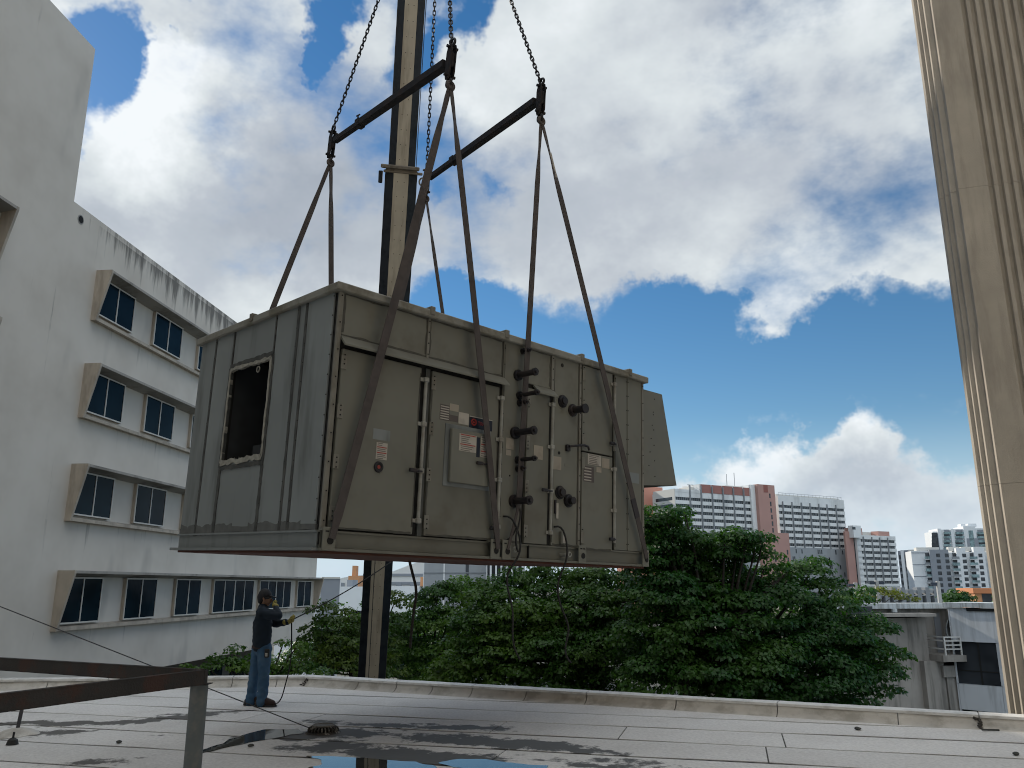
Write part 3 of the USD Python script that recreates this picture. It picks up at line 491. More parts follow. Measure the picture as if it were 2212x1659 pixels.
for x0, x1, zt in ((.06, 2.50, 2.262), (3.03, 3.41, 2.27)):
    b = MB(); b.prism(sg.Polygon([(.0, zt), (-.012, zt), (-.115, zt - .105), (-.115, zt - .125), (-.105, zt - .125), (-.0, zt - .02)]), x1 - x0, YZ(x0)); b.build('rain_drip', m_pan[2], ahu)
# control door, logo plate and labels
def plate(x0, x1, z0, z1, m, y=-.037, t=.002, name='label', under=None, label=None): b = MB(); b.bx(x0, x1, y - t, y, z0, z1); return b.build(name, m, ahu, under=under, label=label)
cd = MB(); cd.cb(1.545, 2.27, -.046, -.03, .80, 1.53, .004); cdf = cd.build('control_door_frame', m_end[0], ahu)
b = MB(); b.cb(1.605, 2.225, -.095, -.046, .845, 1.475, .008); cdd = b.build('control_door', m_pan[1], ahu)
b = MB(); b.cb(1.99, 2.09, -.135, -.10, 1.09, 1.13, .008); b.rod((2.08, -.115, 1.11), (2.22, -.105, 1.11), .013); b.cb(2.19, 2.235, -.12, -.09, 1.06, 1.16, .006); b.build('handle', m_black, ahu, under=cdd)
def printed(x0, x1, z0, z1, y, rows, red=(), name='warning_label'):
    p = plate(x0, x1, z0, z1, m_paper, y, name=name); w, h = x1 - x0, z1 - z0; b, r = MB(), MB(); rg = np.random.default_rng(int(x0 * 1000))
    for i in range(rows):
        z = z1 - h * (i + .5) / rows; hh = h / rows * .26
        if i in red: r.bx(x0 + w * .06, x1 - w * .06, y - .0034, y - .002, z - hh, z + hh)
        else: b.bx(x0 + w * .1, x0 + w * (.5 + .4 * rg.random()), y - .0034, y - .002, z - hh * .6, z + hh * .6)
    if b.n: b.build('print', m_ink, ahu, under=p)
    if r.n: r.build('red_print', m_redink, ahu, under=p)
    return p
printed(1.72, 1.99, 1.225, 1.43, -.095, 9, (0, 5)); printed(2.06, 2.17, 1.19, 1.44, -.095, 9, (3, 6)); plate(1.995, 2.05, 1.18, 1.42, m_logo, -.095, name='dark_label')
printed(.60, .745, .995, 1.178, -.035, 9, (2, 5)); plate(.545, .77, 1.205, 1.322, m_end[1], -.035, name='painted_over_label')
p = plate(1.455, 1.60, 1.56, 1.745, m_ink, -.035, name='striped_label'); b = MB()
for i in range(6): z = 1.572 + i * .029; b.bx(1.462, 1.592, -.0385, -.037, z, z + .012)
b.build('stripe', m_paper, ahu, under=p)
plate(1.60, 1.735, 1.565, 1.64, m_ink, -.035, name='dark_label'); plate(1.60, 1.74, 1.69, 1.775, m_tan, -.035, name='faded_label'); plate(1.745, 1.905, 1.555, 1.695, m_paper, -.035, name='blank_label')
lp = plate(1.915, 2.29, 1.535, 1.665, m_logo, -.035, .004, 'logo_plate'); b = MB(); b.bx(1.915, 2.29, -.04, -.035, 1.666, 1.676); b.build('plate_edge', m_paper, ahu, under=lp)
m_lred = mat('logo_red', (.30, .03, .025), .45, .1, 4)
b = MB(); b.ring((1.985, -.040, 1.605), (0, 1, 0), .036, .009, 24, 6); b.disc((1.985, -.039, 1.605), (0, -1, 0), .014, .002); b.build('logo_emblem', m_lred, ahu, under=lp)
tm = meshkit.text_mesh('TRANE', .042, .002, True); b = MB(); b.add(tm.vertices, tm.faces, np.array([[1, 0, 0, 2.05], [0, 0, -1, -.039], [0, 1, 0, 1.583], [0, 0, 0, 1.0]])); b.build('lettering', m_lred, ahu, under=lp)
b = MB(); b.ring((.644, -.04, .911), (0, 1, 0), .048, .014, 24); b.disc((.644, -.035, .911), (0, -1, 0), .046, .006); sp = b.build('view_port', m_black, ahu); b = MB(); b.disc((.644, -.041, .911), (0, -1, 0), .020, .004); b.build('red_plug', m_redink, ahu, under=sp)
printed(4.115, 4.40, 1.345, 1.49, -.035, 6); plate(4.415, 4.585, 1.33, 1.47, m_tan, -.035, name='blank_label'); plate(4.30, 4.41, 1.255, 1.33, m_tan, -.035, name='faded_label')
p = plate(4.03, 4.25, 1.10, 1.315, m_ink, -.035, name='striped_label'); b = MB()
for i in range(5): z = 1.115 + i * .041; b.bx(4.04, 4.19, -.0385, -.037, z, z + .015)
b.build('stripe', m_paper, ahu, under=p)
plate(2.555, 2.69, 1.36, 1.50, m_tan, -.016, .004, 'cover_plate'); plate(2.56, 2.65, 1.28, 1.35, m_tan, -.016, .004, 'cover_plate'); plate(3.04, 3.21, 1.29, 1.47, m_tan, -.035, .004, 'cover_plate'); plate(3.43, 3.59, 1.20, 1.375, m_tan, -.016, .004, 'cover_plate'); plate(3.66, 3.80, 1.26, 1.30, m_pan[2], -.016, .002, 'faded_label')
plate(4.98, 5.30, 1.19, 1.34, m_end[0], -.016, .002, 'painted_over_label')
# pipe stubs, flanges, couplings
def stub(x, z, r, L, flange=True, cap=.0):
    b = MB(); b.rod((x, 0, z), (x, -.02 - L, z), r * .62, n=14)
    if flange: b.disc((x, -.016, z), (0, -1, 0), r * 1.15, .035); b.disc((x, -.02 - L, z), (0, -1, 0), r * .82, .03)
    if cap: b.disc((x, -.05 - L, z), (0, -1, 0), r * .4, cap)
    return b.build('pipe_stub', m_black, ahu, smooth=40)
for x, z, r, L in [(2.80, 2.672, .035, .10), (2.72, 2.335, .062, .30), (2.76, 2.075, .045, .30), (2.77, 1.978, .040, .10), (2.70, 1.578, .068, .32), (2.765, 1.24, .042, .28), (2.775, 1.13, .038, .08), (2.715, .72, .07, .26)]: stub(x, z, r, L, True, .03)
for x, z, L in [(3.59, 2.141, .02), (3.80, 2.05, .18), (3.57, .905, .03), (3.74, .81, .06)]:
    b = MB(); b.disc((x, -.014, z), (0, -1, 0), .088, .02, 24); b.ring((x, -.045, z), (0, 1, 0), .055, .02, 20); b.rod((x, -.02, z), (x, -.06 - L, z), .05, n=18)
    if L > .1: b.disc((x, -.05 - L, z), (0, -1, 0), .066, .03)
    b.build('pipe_flange', m_black, ahu, smooth=40)
for x, z, r in [(3.579, 2.645, .028), (3.545, 1.43, .022), (3.70, .305, .026), (2.64, 1.03, .012)]: b = MB(); b.disc((x, -.014, z), (0, -1, 0), r, .005); b.build('knockout', m_gap, ahu)
b = MB(); b.path([(3.70, -.015, 1.535), (3.70, -.07, 1.535), (3.78, -.085, 1.55), (3.98, -.085, 1.585), (4.06, -.085, 1.575), (4.085, -.085, 1.53)], .017, 8); b.cb(3.665, 3.735, -.06, -.014, 1.47, 1.56, .008); b.build('gauge_pipe', m_black, ahu, smooth=40)
b = MB(); b.cb(3.465, 3.50, -.035, -.016, .62, .80, .004); b.build('thermometer_well', m_black, ahu); plate(3.49, 3.53, .56, .76, m_paper, -.037, .003, 'tag')
b = MB(); b.cb(3.575, 3.665, -.06, -.016, .235, .40, .008); jb = b.build('junction_box', m_pan[2], ahu); plate(3.60, 3.655, .25, .35, m_paper, -.06, .002, 'label', under=jb)
b = MB(); b.rod((3.62, .0, .10), (3.62, -.11, .10), .022); b.ring((3.68, -.11, .105), (0, 1, 0), .028, .011); b.build('drain_coupling', m_zinc, ahu); b = MB(); b.ring((2.715, -.08, .13), (0, 1, 0), .028, .01); b.build('drain_coupling', m_zinc, ahu)
def to_local(px, py, Y): p = aty(px, py, Y); return RU.T @ (p - OU)
def hose(pts, r, name='hanging_hose', m=None): 
    from scipy.interpolate import CubicSpline
    pts = np.asarray(pts); t = np.r_[0, np.cumsum(np.linalg.norm(np.diff(pts, axis=0), axis=1))]; cs = CubicSpline(t, pts); b = MB(); b.path(cs(np.linspace(0, t[-1], 40)), r, 6); return b.build(name, m or m_rubber, ahu, smooth=True)
Yh = U(2.7, -.12, 0)[1]; hose([(2.55, -.02, .52), (2.60, -.08, .51), (2.69, -.11, .40), (2.72, -.13, .05)] + [to_local(x, y, Yh) for x, y in ((1097, 1240), (1106, 1310), (1108, 1380), (1124, 1425))], .013)
hose([(2.78, -.06, .66), (2.76, -.10, .50), (2.70, -.12, .36), (2.715, -.13, .1)], .012, 'hose'); hose([(2.69, -.11, .40), (2.66, -.06, .28), (2.55, -.02, .22)], .010, 'hose')
Yh = U(3.6, -.12, 0)[1]; hose([(3.47, -.02, .45), (3.53, -.09, .44), (3.58, -.12, .33), (3.59, -.13, .02)] + [to_local(x, y, Yh) for x, y in ((1208, 1250), (1212, 1310), (1228, 1360), (1222, 1395), (1234, 1432))], .014)
Yh = U(1.7, 3.4, 0)[1]; hose([(1.5, 3.41, .1)] + [to_local(x, y, Yh) for x, y in ((886, 1218), (893, 1246), (899, 1275), (897, 1300), (891, 1345), (886, 1400))], .022, 'hanging_hose', mat('grey_hose', (.045, .04, .034), .7, .2, 6))
# end wall: vertical panels with dirty sealed seams round the torn opening
ey = [.045, .615, .785, 1.305, 2.375, 2.885, LY - .03]
def epanel(y0, y1, z0, z1, proud): b = MB(); b.cb(-proud, .012, y0, y1, z0, z1, .006); return b.build('end_panel', m_end[RNG.integers(2)], ahu)
for i, (a, e) in enumerate(zip(ey[:-1], ey[1:])):
    if i == 3: epanel(a + .02, e - .02, .215, 1.035, .012); epanel(a + .02, e - .02, 2.255, LZ, .010)
    else: epanel(a + .02, e - .02, .215, LZ, .014)
def rag(p0, p1, w, m, name, proud, amp=.35, seed=0):    # a bead laid along a seam, its edges uneven
    n = 36; t = np.linspace(0, 1, n); a, c = np.array(p0), np.array(p1); d = c - a; nn = unit(np.array([-d[1], d[0]])); nz = meshkit.fbm(np.c_[t * 14, t * 0 + seed, t * 0], 4) - .5; nz2 = meshkit.fbm(np.c_[t * 14, t * 0 + seed + 31, t * 0], 4) - .5
    L1 = a + d * t[:, None] + nn * (w / 2 * (1 + amp * 2 * nz))[:, None]; L2 = a + d * t[:, None] - nn * (w / 2 * (1 + amp * 2 * nz2))[:, None]
    pg = sg.Polygon(np.vstack([L1, L2[::-1]])).buffer(0); pg = max(getattr(pg, 'geoms', [pg]), key=lambda g: g.area); b = MB(); b.prism(pg, proud + .01, YZ(-proud)); return b.build(name, m, ahu)
for i, y in enumerate(ey[1:-1]):
    wide = .05 if i != 2 and i != 3 else .045
    if i in (2, 3): rag((y, .21), (y, 1.04), wide + .02, m_seal, 'sealant_bead', .020, seed=i); rag((y, 2.24), (y, LZ - .01), wide * .6, m_seal, 'sealant_bead', .020, seed=i + 7); rag((y, 1.0), (y, 2.26), .075, m_seal, 'sealant_bead', .024, seed=i + 17)
    else: rag((y, .21), (y, LZ - .01), wide, m_seal, 'sealant_bead', .019, seed=i + 40)
rag((1.29, 2.27), (2.39, 2.27), .07, m_seal, 'sealant_bead', .024, seed=51); rag((1.29, .985), (2.39, .985), .05, m_seal, 'sealant_bead', .024, seed=52)
m_torn = mat('torn_liner', (.30, .29, .25), .9, .3, 12)
for q, (p0, p1) in enumerate([((1.325, 1.05), (2.36, 1.05)), ((2.36, 1.05), (2.36, 2.23)), ((1.325, 2.225), (2.36, 2.235)), ((1.33, 1.05), (1.33, 2.23))]): rag(p0, p1, .035 if q else .06, m_torn, 'torn_liner', .030, .9, 60 + q)
b = MB()
for a, c, w in [(1.35, 2.34, 16)]:
    for j in range(w): y = a + (c - a) * (j + RNG.random()) / w; L = .01 + .05 * RNG.random(); b.add([(-.02, y, 2.235), (-.02, y + .05, 2.235), (-.03, y + .02, 2.235 - L)], [(0, 1, 2), (2, 1, 0)]); b.add([(-.02, y, 1.045), (-.02, y + .05, 1.045), (-.03, y + .02, 1.045 + L)], [(0, 1, 2), (2, 1, 0)])
b.build('torn_edge', m_torn, ahu); b = MB(); b.ring((-.02, 1.63, 2.13), (1, 0, 0), .035, .008, 16); b.build('wire_loop', m_torn, ahu)
rag((.05, .235), (LY - .04, .235), .06, mat('rail_grime', (.115, .12, .115), .8, .3, 8), 'grime_band', .0155, .7, 91); rag((.35, .25), (1.5, .26), .09, mat('rail_grime', (.115, .12, .115), .8, .3, 8), 'grime_band', .0152, .7, 92); rag((1.9, .25), (LY - .06, .25), .10, mat('rail_grime', (.115, .12, .115), .8, .3, 8), 'grime_band', .0152, .7, 93)
m_grime = mat('seam_grime', (.075, .073, .062), .8, .3, 9)
def ragf(p0, p1, w, proud, seed, amp=.9):
    n = 40; t = np.linspace(0, 1, n); a, c = np.array(p0), np.array(p1); d = c - a; nn = unit(np.array([-d[1], d[0]])); L = np.linalg.norm(d)
    z1_ = meshkit.fbm(np.c_[t * L * 7, t * 0 + seed, t * 0], 4) - .42; z2_ = meshkit.fbm(np.c_[t * L * 7, t * 0 + seed + 31, t * 0], 4) - .42
    pg = sg.Polygon(np.vstack([a + d * t[:, None] + nn * np.maximum(w / 2 * (1 + amp * 3 * z1_), .002)[:, None], (a + d * t[:, None] - nn * np.maximum(w / 2 * (1 + amp * 3 * z2_), .002)[:, None])[::-1]])).buffer(0); pg = max(getattr(pg, 'geoms', [pg]), key=lambda g: g.area)
    b = MB(); b.prism(pg, .004, XZ(-proud)); v, f = b.out(); b = MB(); b.add(v, f[:, ::-1]); return b.build('grime_line', m_grime, ahu)
for q, (p0, p1, w_, pr) in enumerate([((.07, 2.272), (2.46, 2.272), .022, .0095), ((1.215, 2.3), (1.215, 2.72), .018, .0095), ((1.262, 2.3), (1.262, 2.72), .03, .0095), ((2.447, 2.3), (2.447, 2.72), .016, .0095), ((.075, 2.3), (.075, 2.73), .03, .0095), ((.08, 2.735), (2.44, 2.735), .022, .0095),
        ((2.49, .25), (2.49, 2.7), .014, .0175), ((2.9, 2.735), (3.34, 2.735), .02, .0115), ((3.345, 2.3), (3.345, 2.72), .03, .0115), ((3.43, .25), (3.43, 2.7), .012, .0175), ((3.92, .25), (3.92, 2.7), .012, .0175), ((4.745, .25), (4.745, 2.7), .010, .0155), ((.12, .235), (1.13, .235), .016, .0365), ((1.34, .232), (2.36, .232), .016, .0365), ((4.02, .2), (4.63, .2), .014, .0365), ((2.48, .225), (2.85, .225), .02, .0175), ((3.44, .225), (3.9, .225), .02, .0175), ((1.325, .3), (1.325, 2.0), .012, .0365), ((1.14, .3), (1.14, 2.05), .012, .0365), ((2.39, .3), (2.39, 2.0), .010, .0365)]): ragf(p0, p1, w_, pr, 200 + q)
# roof lip with standing seams
b = MB(); b.cb(-.06, LX + .07, -.07, LY + .06, LZ - .01, LZ + .085, .012); rp = b.build('roof_panel', mat('unit_roof', (.235, .23, .20), .6, .12, 2, (.10, .085, .05), .65, 3), ahu)
for x in (1.24, 2.465, 3.94, 5.03): b = MB(); b.cb(x - .035, x + .035, -.085, LY + .075, LZ + .02, LZ + .125, .008); b.build('roof_seam', m_edge, ahu, under=rp)
b = MB(); b.cb(-.078, LX - .2, 1.83, 1.90, LZ + .02, LZ + .12, .008); b.build('roof_seam', m_edge, ahu, under=rp)
# exhaust hood on the far end
b = MB(); P = [(LX, 2.655), (5.955, 2.66), (6.32, 1.265), (5.43, 1.185)]
for y0, y1 in ((.02, .035), (2.6, 2.615)): b.prism(sg.Polygon(P), y1 - y0, XZ(y0))
for (a, c) in ((P[0], P[1]), (P[1], P[2])): d = unit(np.array(c) - np.array(a)); nn = np.array([-d[1], d[0]]) * .008; b.prism(sg.Polygon([np.array(a) + nn, np.array(c) + nn, np.array(c) - nn, np.array(a) - nn]), 2.565, XZ(.035))
b.build('exhaust_hood', m_pan[1], ahu); b = MB(); b.bx(LX + .01, 6.1, .05, 2.58, 1.45, 1.5); b.build('hood_baffle', m_gap, ahu)  # dark sheet put in for the shade up inside the open hood
# screw heads
b = MB()
def screws(p0, p1, n, y):
    for t in np.linspace(0, 1, n): x, z = np.array(p0) + (np.array(p1) - np.array(p0)) * t; b.rod((x, y, z), (x, y - .006, z), .0085, n=6)
for x, z0, z1, n, y in [(.03, .3, 2.7, 9, -.024), (1.238, 2.3, 2.7, 4, -.026), (2.49, .3, 2.65, 12, -.016), (2.855, .3, 2.65, 10, -.016), (3.386, 2.25, 2.7, 4, -.03), (3.955, .3, 2.68, 12, -.03), (4.74, .3, 2.68, 8, -.014), (5.01, .3, 2.68, 12, -.014), (5.045, .3, 2.68, 12, -.014), (5.395, .3, 2.68, 10, -.024)]: screws((x, z0), (x, z1), n, y)
for z0 in (.3, .85, 1.4, 1.95):
    for x in (.11, 1.34, 2.92): screws((x, z0), (x, z0 + .1), 3, -.045)
screws((4.02, 1.6), (4.02, 2.7), 8, -.035); screws((4.02, .3), (4.02, .45), 3, -.035); screws((.1, 2.235), (2.45, 2.235), 16, -.026); screws((5.6, 1.5), (5.75, 2.55), 6, .02); screws((5.75, 1.35), (5.72, 2.3), 5, .02)
b.build('screw_heads', m_gap, ahu, kind='stuff')
b = MB()
for y in (.06, .60, .80, 1.285, 2.90):
    for z in np.linspace(.3, 2.7, 12): b.rod((-.015, y, z), (-.021, y, z), .008, n=6)
b.build('screw_heads', m_gap, ahu, kind='stuff')

# ------------------------------------------------------------------ rigging: two spreader bars, four chains, eight web slings
m_bar = mat('spreader_paint', (.028, .028, .031), .75, .25, 4, (.05, .035, .03), .5, 4, spec=.12)
m_chain = mat('chain_steel', (.028, .026, .026), .45, .3, 10, metal=.5)
m_sling = mat('web_sling', (.085, .072, .068), .85, .2, 6, (.05, .042, .04), .5, 5, bump=.4, bscale=150)
B1R, B1L = U(1.236, -.16, 6.12), U(1.743, 3.45, 6.57); B2R, B2L = U(2.878, -.16, 6.36), U(3.70, 3.45, 6.66)
APEX = aty(958, -400, 11.45)
def spreader(R_, L_, label, pin):
    x = L_ - R_; t = Thing('spreader_bar', label, 'spreader bar', M=frame((R_ + L_) / 2, x)); ln = np.linalg.norm(x) / 2
    b = MB(); b.cb(-ln * .93, ln * .45, -.055, .055, -.055, .055, .008); b.build('bar', m_bar, t)
    b = MB(); b.cb(ln * .45, ln * .93, -.043, .043, -.043, .043, .006); b.build('inner_bar', m_bar, t)
    b = MB(); b.cb(ln * .40, ln * .47, -.064, .064, -.064, .064, .006); b.build('collar', m_bar, t)
    if pin: b = MB(); b.rod((ln * .49, 0, .03), (ln * .49, 0, .17), .012); b.rod((ln * .46, 0, .16), (ln * .52, 0, .17), .012); b.build('pin', m_chain, t)
    for s in (-1, 1):
        b = MB(); P = sg.Polygon([(-.06, .14), (-.035, .225), (.035, .225), (.065, .12), (.06, -.16), (.035, -.24), (-.035, -.24), (-.06, -.16)])
        for yy in (-.04, .024): b.prism(P, .016, np.array([[1, 0, 0, s * ln], [0, 0, 1, yy], [0, 1, 0, -.02], [0, 0, 0, 1.0]]))
        b.cb(s * ln - .05, s * ln + .05, -.025, .025, -.10, .09, .01); e = b.build('end_plate', m_bar, t)
        b = MB(); b.ring((s * ln, 0, .235), (0, 1, 0), .055, .016, 18, 8); b.rod((s * ln, -.08, .17), (s * ln, .08, .17), .02); b.build('shackle', m_chain, t, under=e, smooth=40); b = MB(); b.ring((s * ln, 0, -.30), (0, 1, 0), .055, .018, 18, 8, u=(1, 0, 0)); b.rod((s * ln, -.08, -.21), (s * ln, .08, -.21), .02); b.build('shackle', m_chain, t, under=e, smooth=40)
spreader(B1R, B1L, 'nearer dark steel spreader bar above the torn end of the hanging unit', True); spreader(B2R, B2L, 'farther dark steel spreader bar above the pipe end of the hanging unit', False)
def chain(p, label):
    p = p + np.array([0, 0, .24]); d = APEX - p; L = np.linalg.norm(d); d = d / L; a = unit(np.cross(d, (0, 1, 0))); c = np.cross(d, a); pitch = .074; b = MB()
    for i in range(int(L / pitch)):
        o = p + d * (i + .5) * pitch; n1, u = (a, c) if i % 2 else (c, a)
        ring = []; R, h = .021, .029
        for th in np.linspace(-np.pi / 2, np.pi / 2, 5): ring.append((R * math.sin(th) * u) + d * (h + R * math.cos(th)))
        for th in np.linspace(np.pi / 2, 3 * np.pi / 2, 5): ring.append((R * math.sin(th) * u) + d * (-h + R * math.cos(th)))
        b.path(o + np.array(ring + ring[:1]), .0095, 5, cap=False)
    b.single('lifting_chain', m_chain, label, 'chain')
for p, lab in ((B1L, 'lifting chain rising from the far left end of the nearer spreader bar'), (B1R, 'lifting chain rising from the right end of the nearer spreader bar'), (B2L, 'lifting chain passing behind the slings to the left end of the farther spreader bar'), (B2R, 'lifting chain rising from the right end of the farther spreader bar')): chain(p, lab)
def sling(top, bot, w, label, out, wrap=None, tagged=False, kink=None):
    top = top + np.array([0, 0, -.33]); n = 48; t = np.linspace(0, 1, n); P = top + (bot - top) * t[:, None]; P = P + out * (np.sin(t * np.pi) * .02)[:, None]
    if kink is not None: f = np.linalg.norm(kink - top) / (np.linalg.norm(kink - top) + np.linalg.norm(bot - kink)); P = np.where(t[:, None] < f, top + (kink - top) * (t / f)[:, None], kink + (bot - kink) * ((t - f) / (1 - f))[:, None])
    d = unit(bot - top); side = unit(np.cross(d, out)); ww = w * .54 * np.clip(.5 + t * 9, .5, 1) * (np.where(t > .96, .75, 1) if kink is None else np.where(t > f, .45, 1)); tw = .5 * np.exp(-((t - .08) / .05) ** 2)
    V = []
    for k in range(n):
        s_ = side * math.cos(tw[k]) + out * math.sin(tw[k]); o_ = np.cross(s_, d)
        for a, c in ((-1, -1), (1, -1), (1, 1), (-1, 1)): V.append(P[k] + s_ * a * ww[k] + o_ * c * .0045)
    F = []
    for k in range(n - 1):
        for j in range(4): a0, b0 = k * 4 + j, k * 4 + (j + 1) % 4; F += [(a0, b0, b0 + 4), (a0, b0 + 4, a0 + 4)]
    F += [(0, 2, 1), (0, 3, 2), (4 * n - 4, 4 * n - 3, 4 * n - 2), (4 * n - 4, 4 * n - 2, 4 * n - 1)]
    th = Thing('lifting_sling', label, 'sling', loc=tuple(bot)); b = MB(); b.add(V, F); b.build('webbing', m_sling, th, world=True, smooth=30)
    b = MB(); b.ring(top + d * .03, out, .05, .02, 14, 6); b.build('eye', m_sling, th, world=True, smooth=True)
    if wrap is not None:
        c = top + (bot - top) * wrap[0]; e = top + (bot - top) * wrap[1]; b = MB(); b.bar(c + out * .004, e + out * .004, w * 1.12, .022, up=out, c=.004); b.build('wear_pad', mat('sling_wear_pad', (.05, .045, .05), .9, .2, 5), th, world=True)
    if tagged: c = top + (bot - top) * .075; e = top + (bot - top) * .13; b = MB(); b.bar(c + out * .012, e + out * .012, w * .6, .004, up=out); b.build('sling_tag', m_paper, th, world=True)
oF, oB = -RU[:, 1], RU[:, 1]
sling(B1R, U(.09, -.11, .12), .095, 'front web sling slanting down across the first door to the torn-end corner', oF)
sling(B1R, U(2.40, -.11, .12), .085, 'front web sling running down past the logo plate to the middle lugs', oF)
sling(B2R, U(2.56, -.11, .12), .085, 'front web sling hanging among the row of black pipe stubs', oF, None, False, U(2.745, -.085, .66))
sling(B2R, U(5.36, -.11, .12), .095, 'front web sling slanting to the far lower corner, with sewn tag near its top', oF, (.86, .905), True)
sling(B1L, U(.09, LY + .09, .12), .08, 'back web sling slanting left behind the top of the torn end', oB)
sling(B1L, U(2.40, LY + .09, .12), .085, 'back web sling hanging straight behind the peak of the unit', oB)
sling(B2L, U(2.56, LY + .09, .12), .08, 'back web sling half hidden behind the slanting front sling', oB)
sling(B2L, U(5.36, LY + .09, .12), .07, 'thin back web sling descending behind the unit roof right of the crane boom', oB)

# ------------------------------------------------------------------ the crane boom behind
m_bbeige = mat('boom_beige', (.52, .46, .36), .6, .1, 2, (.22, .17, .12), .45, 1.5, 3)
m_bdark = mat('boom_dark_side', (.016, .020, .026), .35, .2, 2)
Pb, Pt = aty(803, 1462, 30.0), aty(889, 0, 20.0); bd = unit(Pt - Pb); P0 = Pb - bd * ((Pb[2] - GROUND_Z - 2.2) / bd[2]); Ptip = Pt + bd * 24; Pc = Pb + bd * np.linalg.norm(aty(868, 372, 23.3) - Pb)
view = unit(EYE - (Pb + Pt) / 2); by = unit(np.cross(bd, view)); bz = np.cross(by, bd) * -1; bz = bz if bz @ view > 0 else -bz
MBm = np.eye(4); MBm[:3, 0], MBm[:3, 1], MBm[:3, 2], MBm[:3, 3] = by, np.cross(bd, by), bd, P0
sgn = 1 if MBm[:3, 1] @ view > 0 else -1
boom = Thing('crane_boom', 'telescopic crane boom, beige with dark sides, rising behind the hanging unit', 'crane boom', M=MBm)
hc = np.linalg.norm(Pc - P0); LB = np.linalg.norm(Ptip - P0)
def section(z0, z1, w, name):
    h = w * 1.15; fw = w * .235; ys = sgn
    prof = lambda pts: sg.Polygon([(x, y * ys) for x, y in pts])
    T = np.eye(4); T[2, 3] = z0
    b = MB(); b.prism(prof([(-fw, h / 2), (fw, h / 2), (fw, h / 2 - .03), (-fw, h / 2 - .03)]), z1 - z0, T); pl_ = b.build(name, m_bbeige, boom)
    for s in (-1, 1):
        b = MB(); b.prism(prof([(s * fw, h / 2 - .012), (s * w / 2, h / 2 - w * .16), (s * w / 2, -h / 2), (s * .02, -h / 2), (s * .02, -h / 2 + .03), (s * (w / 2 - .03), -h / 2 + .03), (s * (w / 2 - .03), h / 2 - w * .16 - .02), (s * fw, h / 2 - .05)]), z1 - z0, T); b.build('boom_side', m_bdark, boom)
        b = MB(); x0 = s * (w / 2); b.bx(min(x0, x0 + s * .012), max(x0, x0 + s * .012), -.05, .05, z0, z1); b.build('edge_rail', m_zinc, boom)
    b = MB()
    for z in np.arange(z0 + .3, z1 - .2, .42):
        for s in (-.55, .55): x = s * fw * .8; y = ys * h / 2; b.rod((x, y, z), (x, y + ys * .006, z), .013, n=6)
    b.build('rivets', m_bdark, boom, kind='stuff')
section(0, hc, .93, 'lower_section'); section(hc, LB, .76, 'upper_section')
b = MB(); w = .50; yy = sgn
b.cb(-w - .10, w + .02, -.60, .60, hc + .02, hc + .13, .02); b.cb(-w - .02, w + .12, -.55, .57, hc - .10, hc - .02, .02); b.cb(-w + .05, w - .05, -.55, .55, hc - .02, hc + .02, .01); b.build('boom_collar', mat('collar_beige', (.22, .19, .15), .6, .2, 4, (.05, .04, .03), .6, 4), boom)
b = MB(); b.cb(-.66, -.54, .0 if yy > 0 else -.4, .4 if yy > 0 else 0, hc - .42, hc - .06, .02); b.build('collar_roller', m_bdark, boom); b = MB(); b.ring((.66, yy * .3, hc - .28), (0, 1, 0), .12, .025, 16, 6); b.build('cable_guide', m_zinc, boom)
b = MB(); b.rod((-.1, yy * .64, 5), (-.12, yy * .64, hc - 6), .012); b.build('side_cable', m_bdark, boom)
b = MB(); b.cb(-.55, .55, -.9, .9, LB - .2, LB + .7, .05); b.build('boom_head', m_bbeige, boom)
b = MB(); b.cb(-1.3, 1.3, -2.2, 2.2, -1.6, .4, .1); b.build('boom_foot', m_bbeige, boom)
m_wire = mat('wire_rope', (.06, .06, .065), .5, .2, 8)
tip = Ptip + bd * .3
hk = MB(); hk.cb(-.2, .2, -.12, .12, .35, 1.1, .05); hk.ring((0, 0, .12), (0, 1, 0), .16, .05, 20, 8); hk.rod((0, 0, .28), (0, 0, .4), .05)
hook = Thing('hook_block', 'crane hook block where the four lifting chains meet', 'crane hook', loc=tuple(APEX)); hk.build('hook', m_black, hook, smooth=40)
b = MB(); b.rod(APEX + np.array([0, 0, 1.1]), tip, .012, n=6); b.build('hoist_rope', m_wire, hook, world=True)
q0, q1 = Pt + by * (.42 if by[0] > 0 else -.42), P0 + by * (.66 if by[0] > 0 else -.66); q0 = aty(921, 0, 20.0); q1 = aty(878, 700, 25.0)
b = MB(); b.rod(q0 + (q0 - q1) * 1.2, q0 + (q1 - q0) * 2.2, .011, n=6); b.single('boom_cable', m_wire, 'thin steel cable running down along the right side of the crane boom', 'cable')

# ------------------------------------------------------------------ the worker holding the tag line
def hull(*sp):      # convex hull of spheres (centre, radius)
    return m3.Manifold.batch_hull([m3.Manifold.sphere(r, 14).translate(tuple(map(float, c))) for c, r in sp]) if False else m3.Manifold.hull_points(np.vstack([np.asarray(c) + r * SPH for c, r in sp]))
SPH = np.array(trimesh.creation.icosphere(subdivisions=2).vertices)
def blend(parts, edge=.02, it=6):
    m = m3.Manifold.batch_boolean(parts, m3.OpType.Add).refine_to_length(edge).to_mesh()
    t = trimesh.Trimesh(m.vert_properties[:, :3], m.tri_verts); trimesh.smoothing.filter_taubin(t, iterations=it); return t
WY = 13.04
def w(x, y, dy=0.0): return aty(486.6 + x * .224, 1221 + y * .224, WY + dy)
m_skin = mat('skin', (.30, .17, .11), .6, .1, 20); m_jkt = mat('navy_jacket', (.011, .020, .032), .95, .25, 8, (.018, .028, .042), .4, 6, bump=.5, bscale=25)
